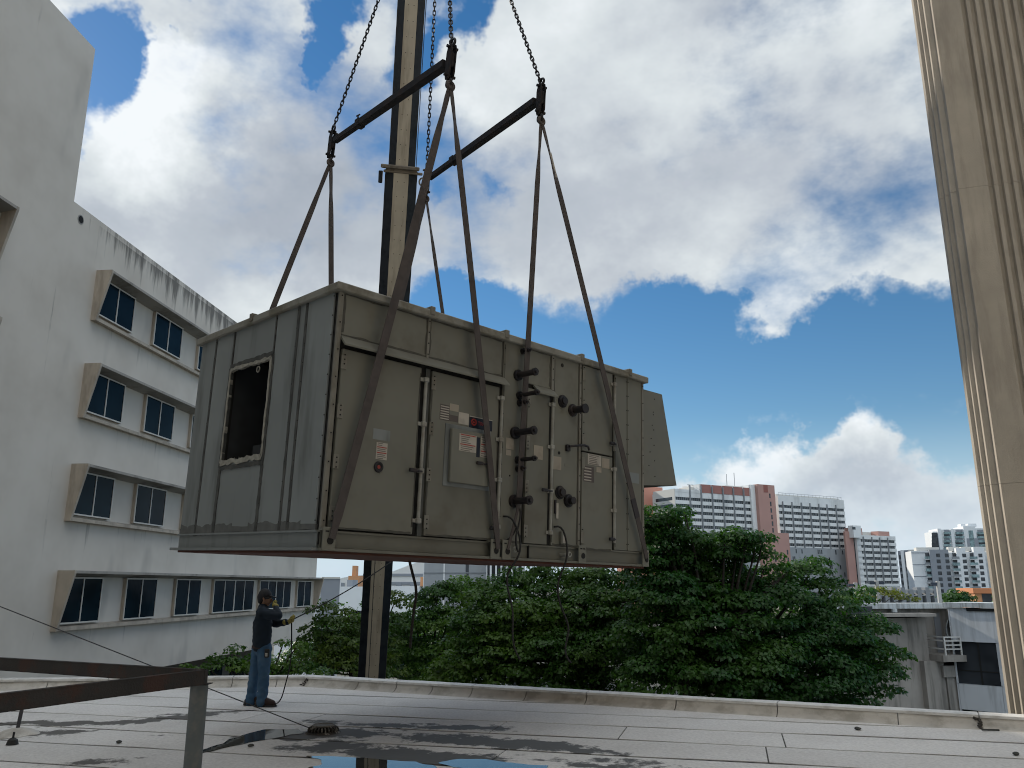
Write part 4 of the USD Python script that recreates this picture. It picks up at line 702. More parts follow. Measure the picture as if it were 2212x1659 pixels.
m_jean = mat('blue_jeans', (.045, .105, .185), .9, .22, 9, (.09, .16, .24), .5, 5, bump=.4, bscale=30); m_boot = mat('brown_boots', (.035, .02, .018), .6, .2, 12); m_cap = mat('dark_cap', (.018, .018, .02), .8, .2, 15)
m_glove = mat('work_glove', (.36, .30, .08), .8, .2, 14, (.12, .10, .04), .5, 10)
foot = w(320, 1370); foot[2] = 0.0125
man = Thing('person', 'worker in dark cap, navy jacket and jeans holding a tag line on the roof', 'person', loc=tuple(foot))
SH_N, EL_N, WR_N = w(352, 462, -.19), w(512, 486, -.22), w(492, 408, -.09)
SH_F, EL_F, WR_F = w(372, 455, .19), w(478, 560, .17), w(596, 548, .03)
HD, NK = w(386, 318), w(366, 398)
N_H, N_K, N_A = w(378, 815, -.09), w(372, 1050, -.12), w(352, 1300, -.12); F_H, F_K, F_A = w(325, 815, .09), w(280, 1060, .08), w(246, 1296, .02)
X, Y, Z = np.eye(3)
def hand(wr, pal, ax, curl):     # wrist, palm centre, axis held, direction the fingers leave the palm
    q = unit(pal - wr); P = [hull((wr, .03), (pal, .042)), hull((pal + ax * .03, .026), (pal - ax * .03, .026), (pal + q * .03, .024))]
    nrm = unit(np.cross(q, ax)) * curl
    for k, L in zip((-1.5, -.5, .5, 1.5), (.85, 1.0, .95, .75)):
        a = pal + q * .035 + ax * .021 * k; c = a + (q * .035 + nrm * .012) * L; d = c + (nrm * .032 - q * .004) * L; e = d + (-q * .03 + nrm * .004) * L
        for u0, u1 in ((a, c), (c, d), (d, e)): P.append(hull((u0, .0105), (u1, .0095)))
    a = pal + ax * .035; c = a + ax * .02 + q * .025 + nrm * .015; d = c + q * .02 + nrm * .022 - ax * .012
    for u0, u1 in ((a, c), (c, d)): P.append(hull((u0, .012), (u1, .0105)))
    return blend(P, .008, 4)
PAL_F, PAL_N = w(640, 528, -.01), w(478, 384, -.05)
core = [hull((HD + Z * .005 + X * .005, .088), (HD - Z * .03 + X * .02, .078)), hull((HD - Z * .075 + X * .03, .05), (HD - Z * .02 + X * .015, .07)), hull((NK, .055), (HD - Z * .04, .055)), hull((NK - Z * .06, .075), (NK, .055)),
        hull((HD + X * .09 - Z * .012, .012), (HD + X * .108 - Z * .035, .016), (HD + X * .088 - Z * .042, .016)), hull((HD + X * .088 - Z * .065, .015), (HD + X * .085 - Z * .07 + Y * .02, .012), (HD + X * .085 - Z * .07 - Y * .02, .012)),
        hull((HD - Y * .088 + Z * .005, .014), (HD - Y * .09 - Z * .03 + X * .004, .012)), hull((HD + Y * .088 + Z * .005, .014), (HD + Y * .09 - Z * .03, .012)),
        hull((SH_N, .06), (SH_F, .06), (w(355, 620, -.1), .09), (w(355, 620, .1), .09)), hull((w(355, 620, -.1), .09), (w(355, 620, .1), .09), (N_H, .085), (F_H, .085)),
        hull((N_H, .085), (N_K, .055)), hull((N_K, .055), (N_A, .04)), hull((F_H, .085), (F_K, .055)), hull((F_K, .055), (F_A, .04)), hull((N_A, .04), (N_A - Z * .05 + X * .12, .03)), hull((F_A, .04), (F_A - Z * .05 + X * .10, .03)),
        hull((SH_N, .05), (EL_N, .038)), hull((EL_N, .038), (WR_N, .027)), hull((SH_F, .05), (EL_F, .038)), hull((EL_F, .038), (WR_F, .027)), hull((WR_N, .026), (PAL_N, .03)), hull((WR_F, .026), (PAL_F, .03))]
b = MB(); b.mesh(blend(core)); b.build('body', m_skin, man, world=True, smooth=True)
jk = [hull((SH_N + Z * .02, .075), (SH_F + Z * .02, .075), (w(352, 560, -.13), .115), (w(352, 560, .13), .115)), hull((w(372, 560, -.10), .125), (w(372, 560, .10), .125), (w(345, 560, -.13), .115), (w(345, 560, .13), .115), (w(352, 730, -.10), .135), (w(352, 730, .10), .135)),
      hull((w(352, 730, -.10), .135), (w(352, 730, .10), .135), (w(322, 785, -.1), .085), (w(322, 785, .1), .085), (w(385, 770, -.1), .07), (w(385, 770, .1), .07)), hull((NK - Z * .03, .085), (SH_N + Z * .03, .05), (SH_F + Z * .03, .05)), hull((NK - Z * .01 - X * .01, .07), (NK - Z * .05, .08)),
      hull((SH_N, .085), (EL_N, .062)), hull((EL_N, .062), (WR_N, .045)), hull((SH_F, .085), (EL_F, .062)), hull((EL_F, .064), (WR_F, .046))]
t = blend(jk, .022, 5); v = np.array(t.vertices); t.vertices = v + (meshkit.noise(v * 16)[:, None] - .5) * .022 * t.vertex_normals
b = MB(); b.mesh(t); b.build('jacket', m_jkt, man, world=True, smooth=True)
jn = [hull((w(372, 800, -.08), .115), (w(330, 800, .08), .115), (w(352, 770, 0), .12)), hull((N_H + Z * .02, .112), (N_K, .083)), hull((N_K, .083), (N_A, .078)), hull((F_H + Z * .02, .112), (F_K, .078)), hull((F_K, .078), (F_A, .076)), hull((N_A, .078), (N_A - Z * .03, .08)), hull((F_A, .076), (F_A - Z * .03, .078))]
t = blend(jn, .022, 4); v = np.array(t.vertices); t.vertices = v + (meshkit.noise(v * np.array([14, 14, 22]))[:, None] - .5) * .020 * t.vertex_normals
b = MB(); b.mesh(t); b.build('jeans', m_jean, man, world=True, smooth=True)
for A, nm in ((N_A, 0), (F_A, 1)):
    g = np.array([A[0], A[1], .0125]); q = unit(X + Y * (-.12 if nm == 0 else .1)); n_ = np.cross(Z, q)
    P = [hull((A - Z * .02, .055), (g + Z * .07 - q * .02, .055)), hull((g + Z * .055 - q * .05, .045), (g + Z * .05 + q * .17, .040), (g + Z * .09 + q * .04, .045)), hull((g + Z * .04 + q * .10 + n_ * .015, .04), (g + Z * .035 + q * .19, .033))]
    b = MB(); b.mesh(blend(P, .02, 3)); bt = b.build('boot', m_boot, man, world=True, smooth=True)
    b = MB(); pg = sg.LineString([(-.06, 0), (.19, 0)]).buffer(.046); T = np.eye(4); T[:3, 0], T[:3, 1], T[:3, 3] = q, n_, g; b.prism(pg, .025, T); b.build('sole', m_rubber, man, under=bt, world=True)
cp = [hull((HD + Z * .035 - X * .005, .103), (HD + Z * .055 - X * .01, .095), (HD + Z * .01 - X * .03, .092)), hull((HD + X * .09 + Z * .03 + Y * .05, .010), (HD + X * .09 + Z * .03 - Y * .05, .010), (HD + X * .165 + Z * .012 + Y * .03, .008), (HD + X * .165 + Z * .012 - Y * .03, .008))]
b = MB(); b.mesh(blend(cp, .015, 3)); b.build('cap', m_cap, man, world=True, smooth=True)
b = MB(); b.mesh(blend([hull((HD - X * .05 - Z * .03, .065), (HD - X * .055 + Z * .02, .07)), hull((HD - X * .06 - Z * .055 - Y * .04, .03), (HD - X * .06 - Z * .055 + Y * .04, .03))], .02, 3)); b.build('hair', m_cap, man, world=True, smooth=True)
b = MB(); b.cb(*sum([[float((HD + X * .06 + s * Y * .0)[i]) - d for d in ((.03, -.03), (.098, .098 - .012), (.012, -.015))[i]] for i, s in ((0, 1), (1, 1), (2, 1))], []), .003); b.build('glasses', m_rubber, man, world=True)
ROPE_UP = atz(845, 1214, 2.16); rd = unit(ROPE_UP - PAL_F)
b = MB(); b.mesh(hand(WR_F + X * .02, PAL_F, unit(rd * .6 + Z * .4), 1)); b.mesh(blend([hull((WR_F - X * .03, .042), (WR_F + X * .03, .034))], .015, 2)); b.build('glove', m_glove, man, world=True, smooth=True, label='yellow work glove gripping the rope')
b = MB(); b.mesh(hand(WR_N, PAL_N, Y, -1)); b.mesh(blend([hull((WR_N - Z * .02, .042), (WR_N + Z * .02, .036))], .015, 2)); b.build('glove', m_glove, man, world=True, smooth=True, label='yellow work glove held up to the mouth')
b = MB(); q = w(402, 848, -.215); b.cb(q[0] - .035, q[0] + .035, q[1] - .02, q[1] + .03, q[2] - .065, q[2] + .06, .01); pc = b.build('belt_pouch', m_rubber, man, world=True); b = MB(); b.cb(q[0] - .018, q[0] + .016, q[1] - .026, q[1] - .02, q[2] - .045, q[2] + .005, .002); b.build('pouch_window', m_paper, man, under=pc, world=True)
b = MB(); q = w(352, 782); b.mesh(hull((q + Y * .07, .128), (q - Y * .07, .128)) ^ m3.Manifold.cube((1, 1, .045), True).translate(tuple(q))); b.build('belt', m_boot, man, world=True)
# the tag line: from the roof up through his hand and away to the unit
m_rope = mat('dark_rope', (.03, .03, .028), .9, .3, 30, bump=.6, bscale=120)
from scipy.interpolate import CubicSpline
g0 = w(492, 1345, .02); g0[2] = .03
lo = np.array([PAL_F - Z * .02, w(640, 620, -.02), w(638, 800, -.02), w(622, 980, .0), w(580, 1150, .01), w(545, 1270, .02), g0]); tt = np.linspace(0, 1, len(lo)); low = CubicSpline(tt, lo)(np.linspace(0, 1, 40)); sp = np.linspace(0, 1, 24)[:, None]; hi = ROPE_UP + (PAL_F - ROPE_UP) * sp - Z * (np.sin(sp * np.pi) * .05)
b = MB(); b.path(np.vstack([hi, low[1:]]), .0095, 6); b.single('tag_line', m_rope, 'dark tag line running from the roof through the worker\'s glove up to the hanging unit', 'rope', smooth=True)

# ------------------------------------------------------------------ small things on the roof
m_frame_rust = mat('rusty_beam_steel', (.034, .030, .027), .8, .35, 3, (.062, .027, .018), .7, 2.2, None, bump=.6, bscale=50, sharp=(.48, .6))
m_postp = mat('grey_post_paint', (.12, .135, .135), .6, .12, 4, (.25, .22, .19), .4, 5)
ZT = .97; FP = atz(443, 1447, ZT); FA = atz(0, 1499, ZT); FB = atz(0, 1421, ZT); PP = atz(425, 1478, ZT - .135)
fr = Thing('steel_frame', 'rusty steel beams meeting on a grey pipe post at the left foreground', 'steel frame', loc=(PP[0], PP[1], 0))
def channel(p, q, h, name, up_side):
    x = unit(q - p); y = np.cross(Z, x) * up_side; L = np.linalg.norm(q - p); M = np.eye(4); M[:3, 0], M[:3, 1], M[:3, 2], M[:3, 3] = x, np.cross(Z, x), Z, p; k = up_side; b = MB()
    f = lambda a, c: (min(a * k, c * k), max(a * k, c * k))
    b.bx(0, L, *f(0, .008), -h + .008, -.008, M); b.bx(0, L, *f(-.002, .06), -.008, 0, M); b.bx(0, L, *f(-.002, .06), -h, -h + .008, M); return b.build(name, m_frame_rust, fr, world=True)
e1, e2 = FA + (FA - FP) * .25, FB + (FB - FP) * .35
channel(FP + unit(FP - FA) * .0, e1, .135, 'beam', -1 if np.cross(Z, unit(e1 - FP))[1] < 0 else 1)
channel(FP + unit(FB - FP) * .075, e2, .133, 'beam', -1 if np.cross(Z, unit(e2 - FP))[1] < 0 else 1)
b = MB(); x = unit(FP - FA); b.bar(FP + Y * .005 - Z * .0675 - x * .006, FP + Y * .085 - Z * .0675 - x * .006, .012, .13); b.build('end_plate', m_frame_rust, fr, world=True)
b = MB(); b.rod((PP[0], PP[1] + .075, 0), (PP[0], PP[1] + .075, ZT - .145), .082, n=28); b.build('post', m_postp, fr, world=True, smooth=40); b = MB(); b.cb(PP[0] - .09, PP[0] + .10, PP[1] - .015, PP[1] + .165, ZT - .145, ZT - .137, .002); b.build('cap_plate', m_frame_rust, fr, world=True)
for q in (e1, e2): b = MB(); b.rod((q[0], q[1] + .03, 0), (q[0], q[1] + .03, ZT - .137), .082, n=20); b.build('post', m_postp, fr, world=True, smooth=40)
m_iron = mat('cast_iron_drain', (.06, .055, .05), .8, .3, 12, (.45, .43, .40), .6, 14, sharp=(.55, .6))
D0 = atz(698, 1583); dr = Thing('roof_drain', 'round cast iron roof drain with slotted dome strainer beside the narrow puddle', 'roof drain', loc=(D0[0], D0[1], .008))
b = MB(); b.rod((0, 0, 0), (0, 0, .012), .215, .20, 32); b.build('drain_flange', m_iron, dr)
b = MB(); P = [(.185, .012), (.19, .035), (.175, .06), (.14, .075), (.12, .075), (.155, .055), (.165, .035), (.16, .012)]
for k in range(26): a = 2 * np.pi * k / 26; b.prism(sg.Polygon(P), .016, np.array([[math.cos(a), 0, math.sin(a), -.008 * math.sin(a)], [math.sin(a), 0, -math.cos(a), .008 * math.cos(a)], [0, 1, 0, 0], [0, 0, 0, 1.0]]))
b.build('strainer_bars', m_iron, dr); b = MB(); b.ring((0, 0, .078), (0, 0, 1), .128, .010, 32, 8); b.rod((0, 0, .070), (0, 0, .080), .122, n=28); b.build('strainer_top', mat('iron_top_worn', (.22, .21, .19), .8, .3, 14, (.06, .055, .05), .6, 12), dr, smooth=40)
b = MB(); b.rod((0, 0, .013), (0, 0, .066), .13, n=24); b.build('drain_well', m_gap, dr)
g1 = np.array([D0[0] - .17, D0[1] - .02, .06]); gq = aty(0, 1310, 9.2); gd = unit(gq - g1); yl = blk.inv[:3, :3] @ gd; y0 = (blk.inv @ np.r_[g1, 1])[1]; tw = -y0 / yl[1]
b = MB(); b.path([g1 + gd * k for k in np.linspace(0, tw, 30)], .0065, 6); wv = b.single('guy_wire', m_wire, 'thin wire stretched low over the roof from the white wall to the roof drain', 'wire')
R0 = atz(36, 1588); pk = Thing('roof_penetration', 'thin steel rod rising from a mound of white mastic behind the rusty frame', 'roof rod', loc=(R0[0], R0[1], .008))
prof = [(0, 0), (.24, 0), (.22, .02), (.15, .05), (.06, .075), (0, .078)]; b = MB(); mm = trimesh.creation.revolve(np.array(prof), sections=28); v = np.array(mm.vertices); v[:, :2] *= (1 + (meshkit.noise(v * 9 + 4)[:, None] - .5) * .5); b.add(v, mm.faces); b.build('mastic_mound', m_flash, pk, smooth=60)
b = MB(); b.rod((0, 0, .05), (.035, 0, .46), .022, n=10); b.build('rod', m_wire, pk)
V0 = atz(26, 1610); vt = Thing('roof_vent', 'small black vent cap with a short stem on the roof at far left', 'vent cap', loc=(V0[0], V0[1], .01)); b = MB(); b.rod((0, 0, 0), (0, 0, .05), .065, .05, 14); b.rod((0, 0, .05), (0, 0, .07), .05, .02, 14); b.build('cap', m_rubber, vt); b = MB(); b.rod((0, 0, .06), (.004, 0, .13), .012, n=8); b.build('stem', m_rubber, vt)
def bit(px, py, r, name, label, cat, stick=False):
    p = atz(px, py); b = MB()
    if stick: b.bar((p[0] - r, p[1], .024), (p[0] + r, p[1] - .03, .026), .022, .02, c=.004)
    else:
        mm = trimesh.creation.icosphere(subdivisions=2, radius=r); v = np.array(mm.vertices) * (1.2, 1, .55); v *= (1 + (meshkit.noise(v / r * 1.3 + px)[:, None] - .5) * .6); b.add(v + np.array([p[0], p[1], .012 + r * .4]), mm.faces)
    b.single(name, m_seal, label, cat)
bit(1853, 1578, .035, 'pebble', 'black stone chip on the roof near the right parapet', 'stone chip'); bit(2195, 1633, .03, 'pebble', 'black stone chip at the bottom right corner of the roof', 'stone chip'); bit(541, 1615, .03, 'pebble', 'black stone chip below the narrow puddle, right of the grey post', 'stone chip')
bit(2139, 1581, .10, 'stick', 'short grey stick lying on the roof by the right parapet', 'stick', True); bit(257, 1607, .03, 'pebble', 'black stone chip on the roof between rusty beam and grey post', 'stone chip')

# ------------------------------------------------------------------ trees
m_bark = mat('dark_bark', (.035, .028, .022), .9, .3, 3, (.06, .055, .045), .5, 4, bump=.6, bscale=20)
LM = {'dark': leaf_mat('dark_leaves', (.026, .090, .016), (.14, .25, .036)), 'mid': leaf_mat('mid_green_leaves', (.038, .105, .015), (.19, .30, .036)), 'olive': leaf_mat('olive_leaves', (.04, .088, .012), (.20, .26, .034)), 'gold': leaf_mat('yellow_green_leaves', (.14, .16, .02), (.45, .43, .05))}
def leaves(lobes, leaf, cover, seed, rc=(.38, .62)):
    """lobes: (centre, radius). Leaf sprays (domed clumps) are set over each lobe's outer shell; every spray carries its own leaf-sized faces."""
    rg = np.random.default_rng(seed); V, F, n0 = [], [], 0
    for c, r in lobes:
        K = max(3, int(4 * np.pi * r * r * 1.6)); d = rg.normal(size=(K * 2, 3)); d /= np.linalg.norm(d, axis=1, keepdims=True); d[:, 2] = np.where(d[:, 2] < -.35, -d[:, 2] * .6, d[:, 2]); d /= np.linalg.norm(d, axis=1, keepdims=True)
        pts, far = [], .52 * (rc[0] + rc[1]) / 2 * 1.5
        for q in d:                                   # sprays keep their distance, so gaps stay between them
            rad = r * (.62 + .5 * meshkit.noise(q * 2.0 + seed + c * .1)); p = np.asarray(c) + q * rad * np.array([1, 1, .85])
            if all(np.linalg.norm(p - o[0]) > far for o in pts): pts.append((p, q))
            if len(pts) >= K: break
        for p, q in pts:
            R = min(rg.uniform(*rc), r * .75 + .08); N = max(12, int(cover * R * R / (leaf * leaf * .42)))
            u = rg.normal(size=(N, 3)); u[:, 2] = np.abs(u[:, 2]) * .9 - .15; u += q * .55; u /= np.linalg.norm(u, axis=1, keepdims=True)
            sc = R * (.55 + .5 * rg.random(N) ** .5)[:, None]; sc *= (.7 + .6 * meshkit.noise(u * 2.6 + p))[:, None]; P = p + u * sc * np.array([1.15, 1.15, .62])
            nrm = u * np.array([.8, .8, 1.25]) + rg.normal(size=(N, 3)) * .42 + np.array([0, 0, .25]); nrm /= np.linalg.norm(nrm, axis=1, keepdims=True)
            a = rg.normal(size=(N, 3)) * .7 + u; a[:, 2] -= .55; a -= nrm * (a * nrm).sum(1, keepdims=True); a /= np.linalg.norm(a, axis=1, keepdims=True); s = np.cross(nrm, a)
            L = leaf * (.7 + .7 * rg.random(N))[:, None]; Wd = L * .34
            V.append(np.stack([P, P + a * L * .5 + s * Wd - nrm * L * .06, P + a * L - nrm * L * .14, P + a * L * .5 - s * Wd - nrm * L * .06], 1).reshape(-1, 3))
            F.append((np.arange(N)[:, None] * 4 + np.array([[0, 1, 2, 0, 2, 3]])).reshape(-1, 3) + n0); n0 += N * 4
    return np.vstack(V), np.vstack(F)
def limb(b, pts, r0, r1, n=7):
    pts = np.asarray(pts, float); t = np.linspace(0, 1, len(pts)); k = CubicSpline(t, pts) if len(pts) > 2 else (lambda s: pts[0] + (pts[1] - pts[0]) * s[:, None]); s = np.linspace(0, 1, 14); q = k(s); q[1:-1] += (meshkit.noise(q[1:-1] * 1.1)[:, None] - .5) * .25
    b.path(q, r0 + (r1 - r0) * s, n)
RC = {'shrubby_tree': (.2, .36), 'yellow_shrub': (.25, .45), 'palm_shrub': (.3, .5), 'dark_shrub_tree': (.5, .8), 'street_tree': (.45, .75), 'background_tree': (.7, 1.1)}
def tree(name, label, px_lobes, Yc, trunk_px, leaf, dens, lm, seed, limbs=(), tr=.25, group=None, fork_px=None, cat='tree'):
    rg = np.random.default_rng(seed); lobes = [(aty(x, y, Yc + dy), max(.2, r * (Yc + dy) / FPX - .4 * sum(RC.get(name, (.38, .62))) / 2)) for x, y, r, dy in px_lobes]
    base = aty(trunk_px[0], trunk_px[1], Yc); base = np.array([base[0], base[1], GROUND_Z]); fork = aty(*(fork_px or trunk_px), Yc)
    t = Thing(name, label, cat, loc=tuple(base), group=group); b = MB(); limb(b, [base - Z * .3, (base + fork) / 2 + np.array([.15, .1, 0]), fork], tr, tr * .7, 10); b.build('trunk', m_bark, t, world=True, smooth=True)
    b = MB()
    for c, r in lobes: mid = (fork + c) / 2 + np.array([0, 0, -.15 * np.linalg.norm(c - fork)]) * .5; limb(b, [fork - Z * .1, mid, c], tr * .33, .02)
    for pl_ in limbs: limb(b, [aty(x, y, Yc + d) for x, y, d in pl_], tr * .45, tr * .12)
    b.build('branches', m_bark, t, world=True, smooth=True)
    b = MB(); b.add(*leaves(lobes, leaf, dens, seed, RC.get(name, (.38, .62)))); b.build('crown', LM[lm], t, world=True)
# big tree hanging over the right half
rg = np.random.default_rng(3)
A = [(1420, 1150, 50, -.5), (1470, 1190, 60, -.5), (1530, 1200, 60, .5), (1440, 1260, 80, 0), (1540, 1260, 70, .5), (1590, 1200, 50, -.5), (1630, 1185, 45, -.8), (1650, 1230, 45, 0), (1480, 1310, 80, 1), (1580, 1300, 70, 1), (1440, 1125, 50, -1), (1480, 1112, 28, -1), (1415, 1160, 60, 0), (1475, 1165, 48, 0), (1405, 1235, 70, -.5), (1490, 1235, 60, .5), (1565, 1175, 45, -1), (1610, 1160, 40, -1), (1645, 1180, 32, -1), (1560, 1215, 50, 0), (1430, 1310, 75, -1.2),
     (1520, 1300, 70, 0), (1600, 1250, 45, .5), (1640, 1300, 60, 0), (1700, 1255, 50, .5), (1745, 1245, 48, .5), (1770, 1290, 50, .4), (1710, 1320, 70, -.5), (1790, 1330, 55, 0), (1600, 1350, 75, -1), (1500, 1380, 80, -1.5), (1410, 1400, 80, -1.2), (1680, 1400, 85, -1), (1780, 1400, 80, -.6),
     (1850, 1380, 55, 0), (1890, 1370, 45, 0), (1900, 1430, 50, -.2), (1935, 1436, 28, -.2), (1860, 1460, 70, -.4), (1890, 1510, 48, -.5), (1760, 1480, 85, -1.2), (1640, 1470, 90, -1.6), (1540, 1470, 85, -1.8), (1430, 1480, 85, -1.5), (1830, 1530, 70, -.8), (1700, 1540, 80, -1.4), (1580, 1540, 80, -1.8),
     (1560, 1420, 70, 3), (1700, 1350, 80, 3), (1480, 1330, 80, 3), (1800, 1440, 80, 3), (1620, 1490, 90, 3), (1440, 1440, 90, 3), (1850, 1300, 40, 2.0)]
tree('broadleaf_tree', 'big dark broadleaf tree behind the right parapet, reaching up past the end of the unit', A, 27, (1560, 1600), .12, 5.5, 'dark', 11, tr=.34, fork_px=(1560, 1440),
     limbs=[[(1560, 1440, -1.5), (1500, 1330, -1), (1440, 1180, -.6)], [(1560, 1440, -1), (1640, 1300, -.5), (1700, 1240, 0)], [(1570, 1420, -1.6), (1600, 1330, -1.4), (1650, 1300, -1)], [(1470, 1540, -2.2), (1480, 1470, -2.2), (1500, 1440, -2.2)]])
Bt = [(1080, 1270, 45, 0), (1130, 1260, 50, 0), (1190, 1260, 55, 0), (1250, 1265, 55, 0), (1310, 1260, 60, 0), (1040, 1310, 50, -.5), (1060, 1350, 60, -.8), (1020, 1380, 50, -.8), (990, 1410, 40, -.8), (1130, 1330, 75, -1), (1220, 1340, 80, -1), (1310, 1340, 80, -1), (1000, 1450, 55, -.8), (1080, 1430, 80, -1.3), (1180, 1430, 85, -1.6), (1290, 1430, 90, -1.6),
      (1070, 1500, 70, -1.2), (1180, 1510, 80, -1.5), (1290, 1520, 80, -1.8), (960, 1475, 45, -.6), (1370, 1330, 60, -.5), (1130, 1390, 90, 3), (1250, 1400, 100, 3), (1050, 1430, 80, 3), (1330, 1440, 90, 3)]
tree('broadleaf_tree', 'mid-green broadleaf tree below the middle of the hanging unit, yellowish at its left edge', Bt, 30, (1250, 1600), .12, 5.5, 'mid', 12, tr=.34, fork_px=(1290, 1400), limbs=[[(1290, 1400, -1.6), (1340, 1320, -1.5), (1390, 1220, -1)], [(1290, 1400, -1.7), (1260, 1330, -1.7), (1240, 1290, -1.5)], [(1280, 1500, -2), (1290, 1440, -2), (1290, 1400, -1.8)]])
Ct = [(905, 1300, 34, 0), (945, 1282, 40, 0), (985, 1278, 42, 0), (1025, 1290, 40, 0), (900, 1350, 45, -.5), (950, 1350, 55, -1), (1000, 1340, 50, -1), (880, 1400, 45, -.5), (930, 1410, 50, -1), (900, 1450, 40, -1), (960, 1400, 60, 2), (870, 1340, 30, 0), (875, 1450, 30, -.4)]
Ct = [(x, y + 12, r, d) for x, y, r, d in Ct]
tree('street_tree', 'round-topped dark green tree right of the crane boom, below the concrete block', Ct, 46, (930, 1600), .15, 5, 'mid', 13, tr=.25, fork_px=(930, 1430))
Dt = [(700, 1330, 34, 0), (690, 1375, 36, 0), (735, 1345, 36, -.4), (745, 1390, 40, -.8), (775, 1360, 34, 0), (790, 1400, 36, 0), (690, 1430, 40, -.5), (740, 1440, 45, -1), (800, 1440, 40, -.5), (850, 1310, 32, .4), (860, 1290, 25, .4), (840, 1350, 34, .4), (830, 1400, 38, .4), (740, 1400, 50, 2), (765, 1325, 22, 0), (845, 1450, 36, 0)]
tree('street_tree', 'bright green tree between the white office block and the crane boom', Dt, 42, (760, 1600), .15, 5, 'olive', 14, tr=.22, fork_px=(760, 1450))
Et = [(480, 1425, 22, 0), (505, 1410, 20, 0), (530, 1430, 24, 0), (455, 1445, 20, 0), (500, 1450, 28, -.4), (550, 1450, 26, 0), (610, 1395, 16, 0), (640, 1400, 16, 0), (610, 1440, 24, 0), (650, 1430, 26, 0), (640, 1460, 26, 0), (590, 1460, 26, 0), (430, 1460, 20, 0), (395, 1450, 12, .5), (680, 1460, 28, 0)]
tree('shrubby_tree', 'low loose-leaved tree behind the worker at the foot of the white block', Et, 26, (560, 1560), .11, 4.5, 'mid', 15, tr=.12, fork_px=(560, 1490))
Gt = [(700, 1390, 50, 0), (760, 1370, 45, 0), (800, 1330, 35, 0), (840, 1390, 50, 0), (900, 1370, 50, 0), (950, 1400, 60, 0), (720, 1440, 50, 0), (800, 1430, 60, 0), (880, 1440, 55, 0), (650, 1440, 45, 0), (1000, 1420, 60, 0), (580, 1450, 36, 0), (940, 1460, 50, -1)]
tree('background_tree', 'dark broad tree filling the gap behind the crane boom foot', Gt, 58, (820, 1600), .24, 5, 'dark', 18, tr=.3, fork_px=(820, 1450))
Ft = [(720, 1305, 14, 0), (745, 1308, 10, 0), (690, 1300, 16, 0), (770, 1330, 14, 0)]
tree('street_tree', 'small far tree top beside the edge of the white block', Ft, 60, (715, 1500), .2, 5, 'mid', 16, tr=.15, fork_px=(715, 1360))

# ------------------------------------------------------------------ the city beyond
m_hosp = mat('far_white_concrete', (.77, .78, .77), .85, .06, .05, (.35, .35, .34), .4, .08, 2.0); m_hgrey = mat('far_grey_concrete', (.34, .36, .375), .85, .08, .05, (.27, .28, .28), .4, .1, 2.0); m_pink = mat('pink_render', (.46, .27, .23), .85, .08, .06)
m_fin = mat('far_grey_fin', (.24, .255, .27), .85, .1, .1); m_hwin = glass_mat('far_dark_glass', (.035, .04, .046), .15, .4); m_condo = mat('far_pale_stucco', (.72, .74, .75), .85, .05, .05); m_cgrey = mat('far_blue_grey_stucco', (.27, .29, .32), .85, .06, .05); m_cream = mat('far_cream', (.60, .59, .55), .85, .06, .05)
m_orange = mat('orange_render', (.60, .30, .15), .85, .1, .1); m_bal = glass_mat('balcony_glass', (.18, .26, .27), .2, .5)
class Facade:
    """A facade plane through the photograph point (x, y) at depth Y, running along D; local x along it, y into the building, z up from the ground."""
    def __init__(s, name, label, cat, x, y, Y, D, group=None):
        p = aty(x, y, Y); p[2] = GROUND_Z; s.D = unit(np.r_[D, 0]); s.T = Thing(name, label, cat, M=frame(p, s.D), group=group); s.n = s.T.M[:3, 1]; s.p = p
    def at(s, x, y, off=0.0): q = s.T.inv @ np.r_[on_plane(x, y, s.p + s.n * off, s.n), 1]; return q[0], q[2]
    def box(s, name, m, x0, x1, y0, y1, z0, z1, under=None, label=None): b = MB(); b.bx(x0, x1, y0, y1, z0, z1); return b.build(name, m, s.T, under=under, label=label)
def z1(x, y): return 1371.5 + x * .2, 1017.5 + y * .2
def z2(x, y): return 1769.6 + x * .2, 1061.8 + y * .2
H = Facade('hospital_building', 'long white and pink high-rise with window bands and a pink stair tower, behind the trees', 'building', 1680, 1262, 450, (.872, .489))
def bands(F, xa, xb, ztop, zrow, pitch, rows, fins, wh, body, depth=18, zbot=0.0, roof=None):
    F.box('wall', body, xa, xb, .35, depth, zbot, ztop)
    for r in range(rows + 1):       # spandrels between the window bands
        hi = zrow - (r - 1) * pitch if r else ztop; lo = zrow - r * pitch + (wh if False else 0); top = ztop if r == 0 else zrow - (r - 1) * pitch - wh; bot = (zrow - r * pitch) if r < rows else zrow - (r - 1) * pitch - wh - 1.4
        F.box('spandrel', m_hosp, xa, xb, 0, .34, bot, top)
    for r in range(rows):
        for a, c in zip(fins[:-1], fins[1:]):
            b = MB(); n = max(2, int(round((c - a - .8) / 1.25))); pw = (c - a - .9) / n
            for i in range(n): b.bx(a + .45 + i * pw + .13, a + .45 + (i + 1) * pw - .13, .2, .33, zrow - r * pitch - wh + .04, zrow - r * pitch - .04)
            b.build('window', m_hwin, F.T)
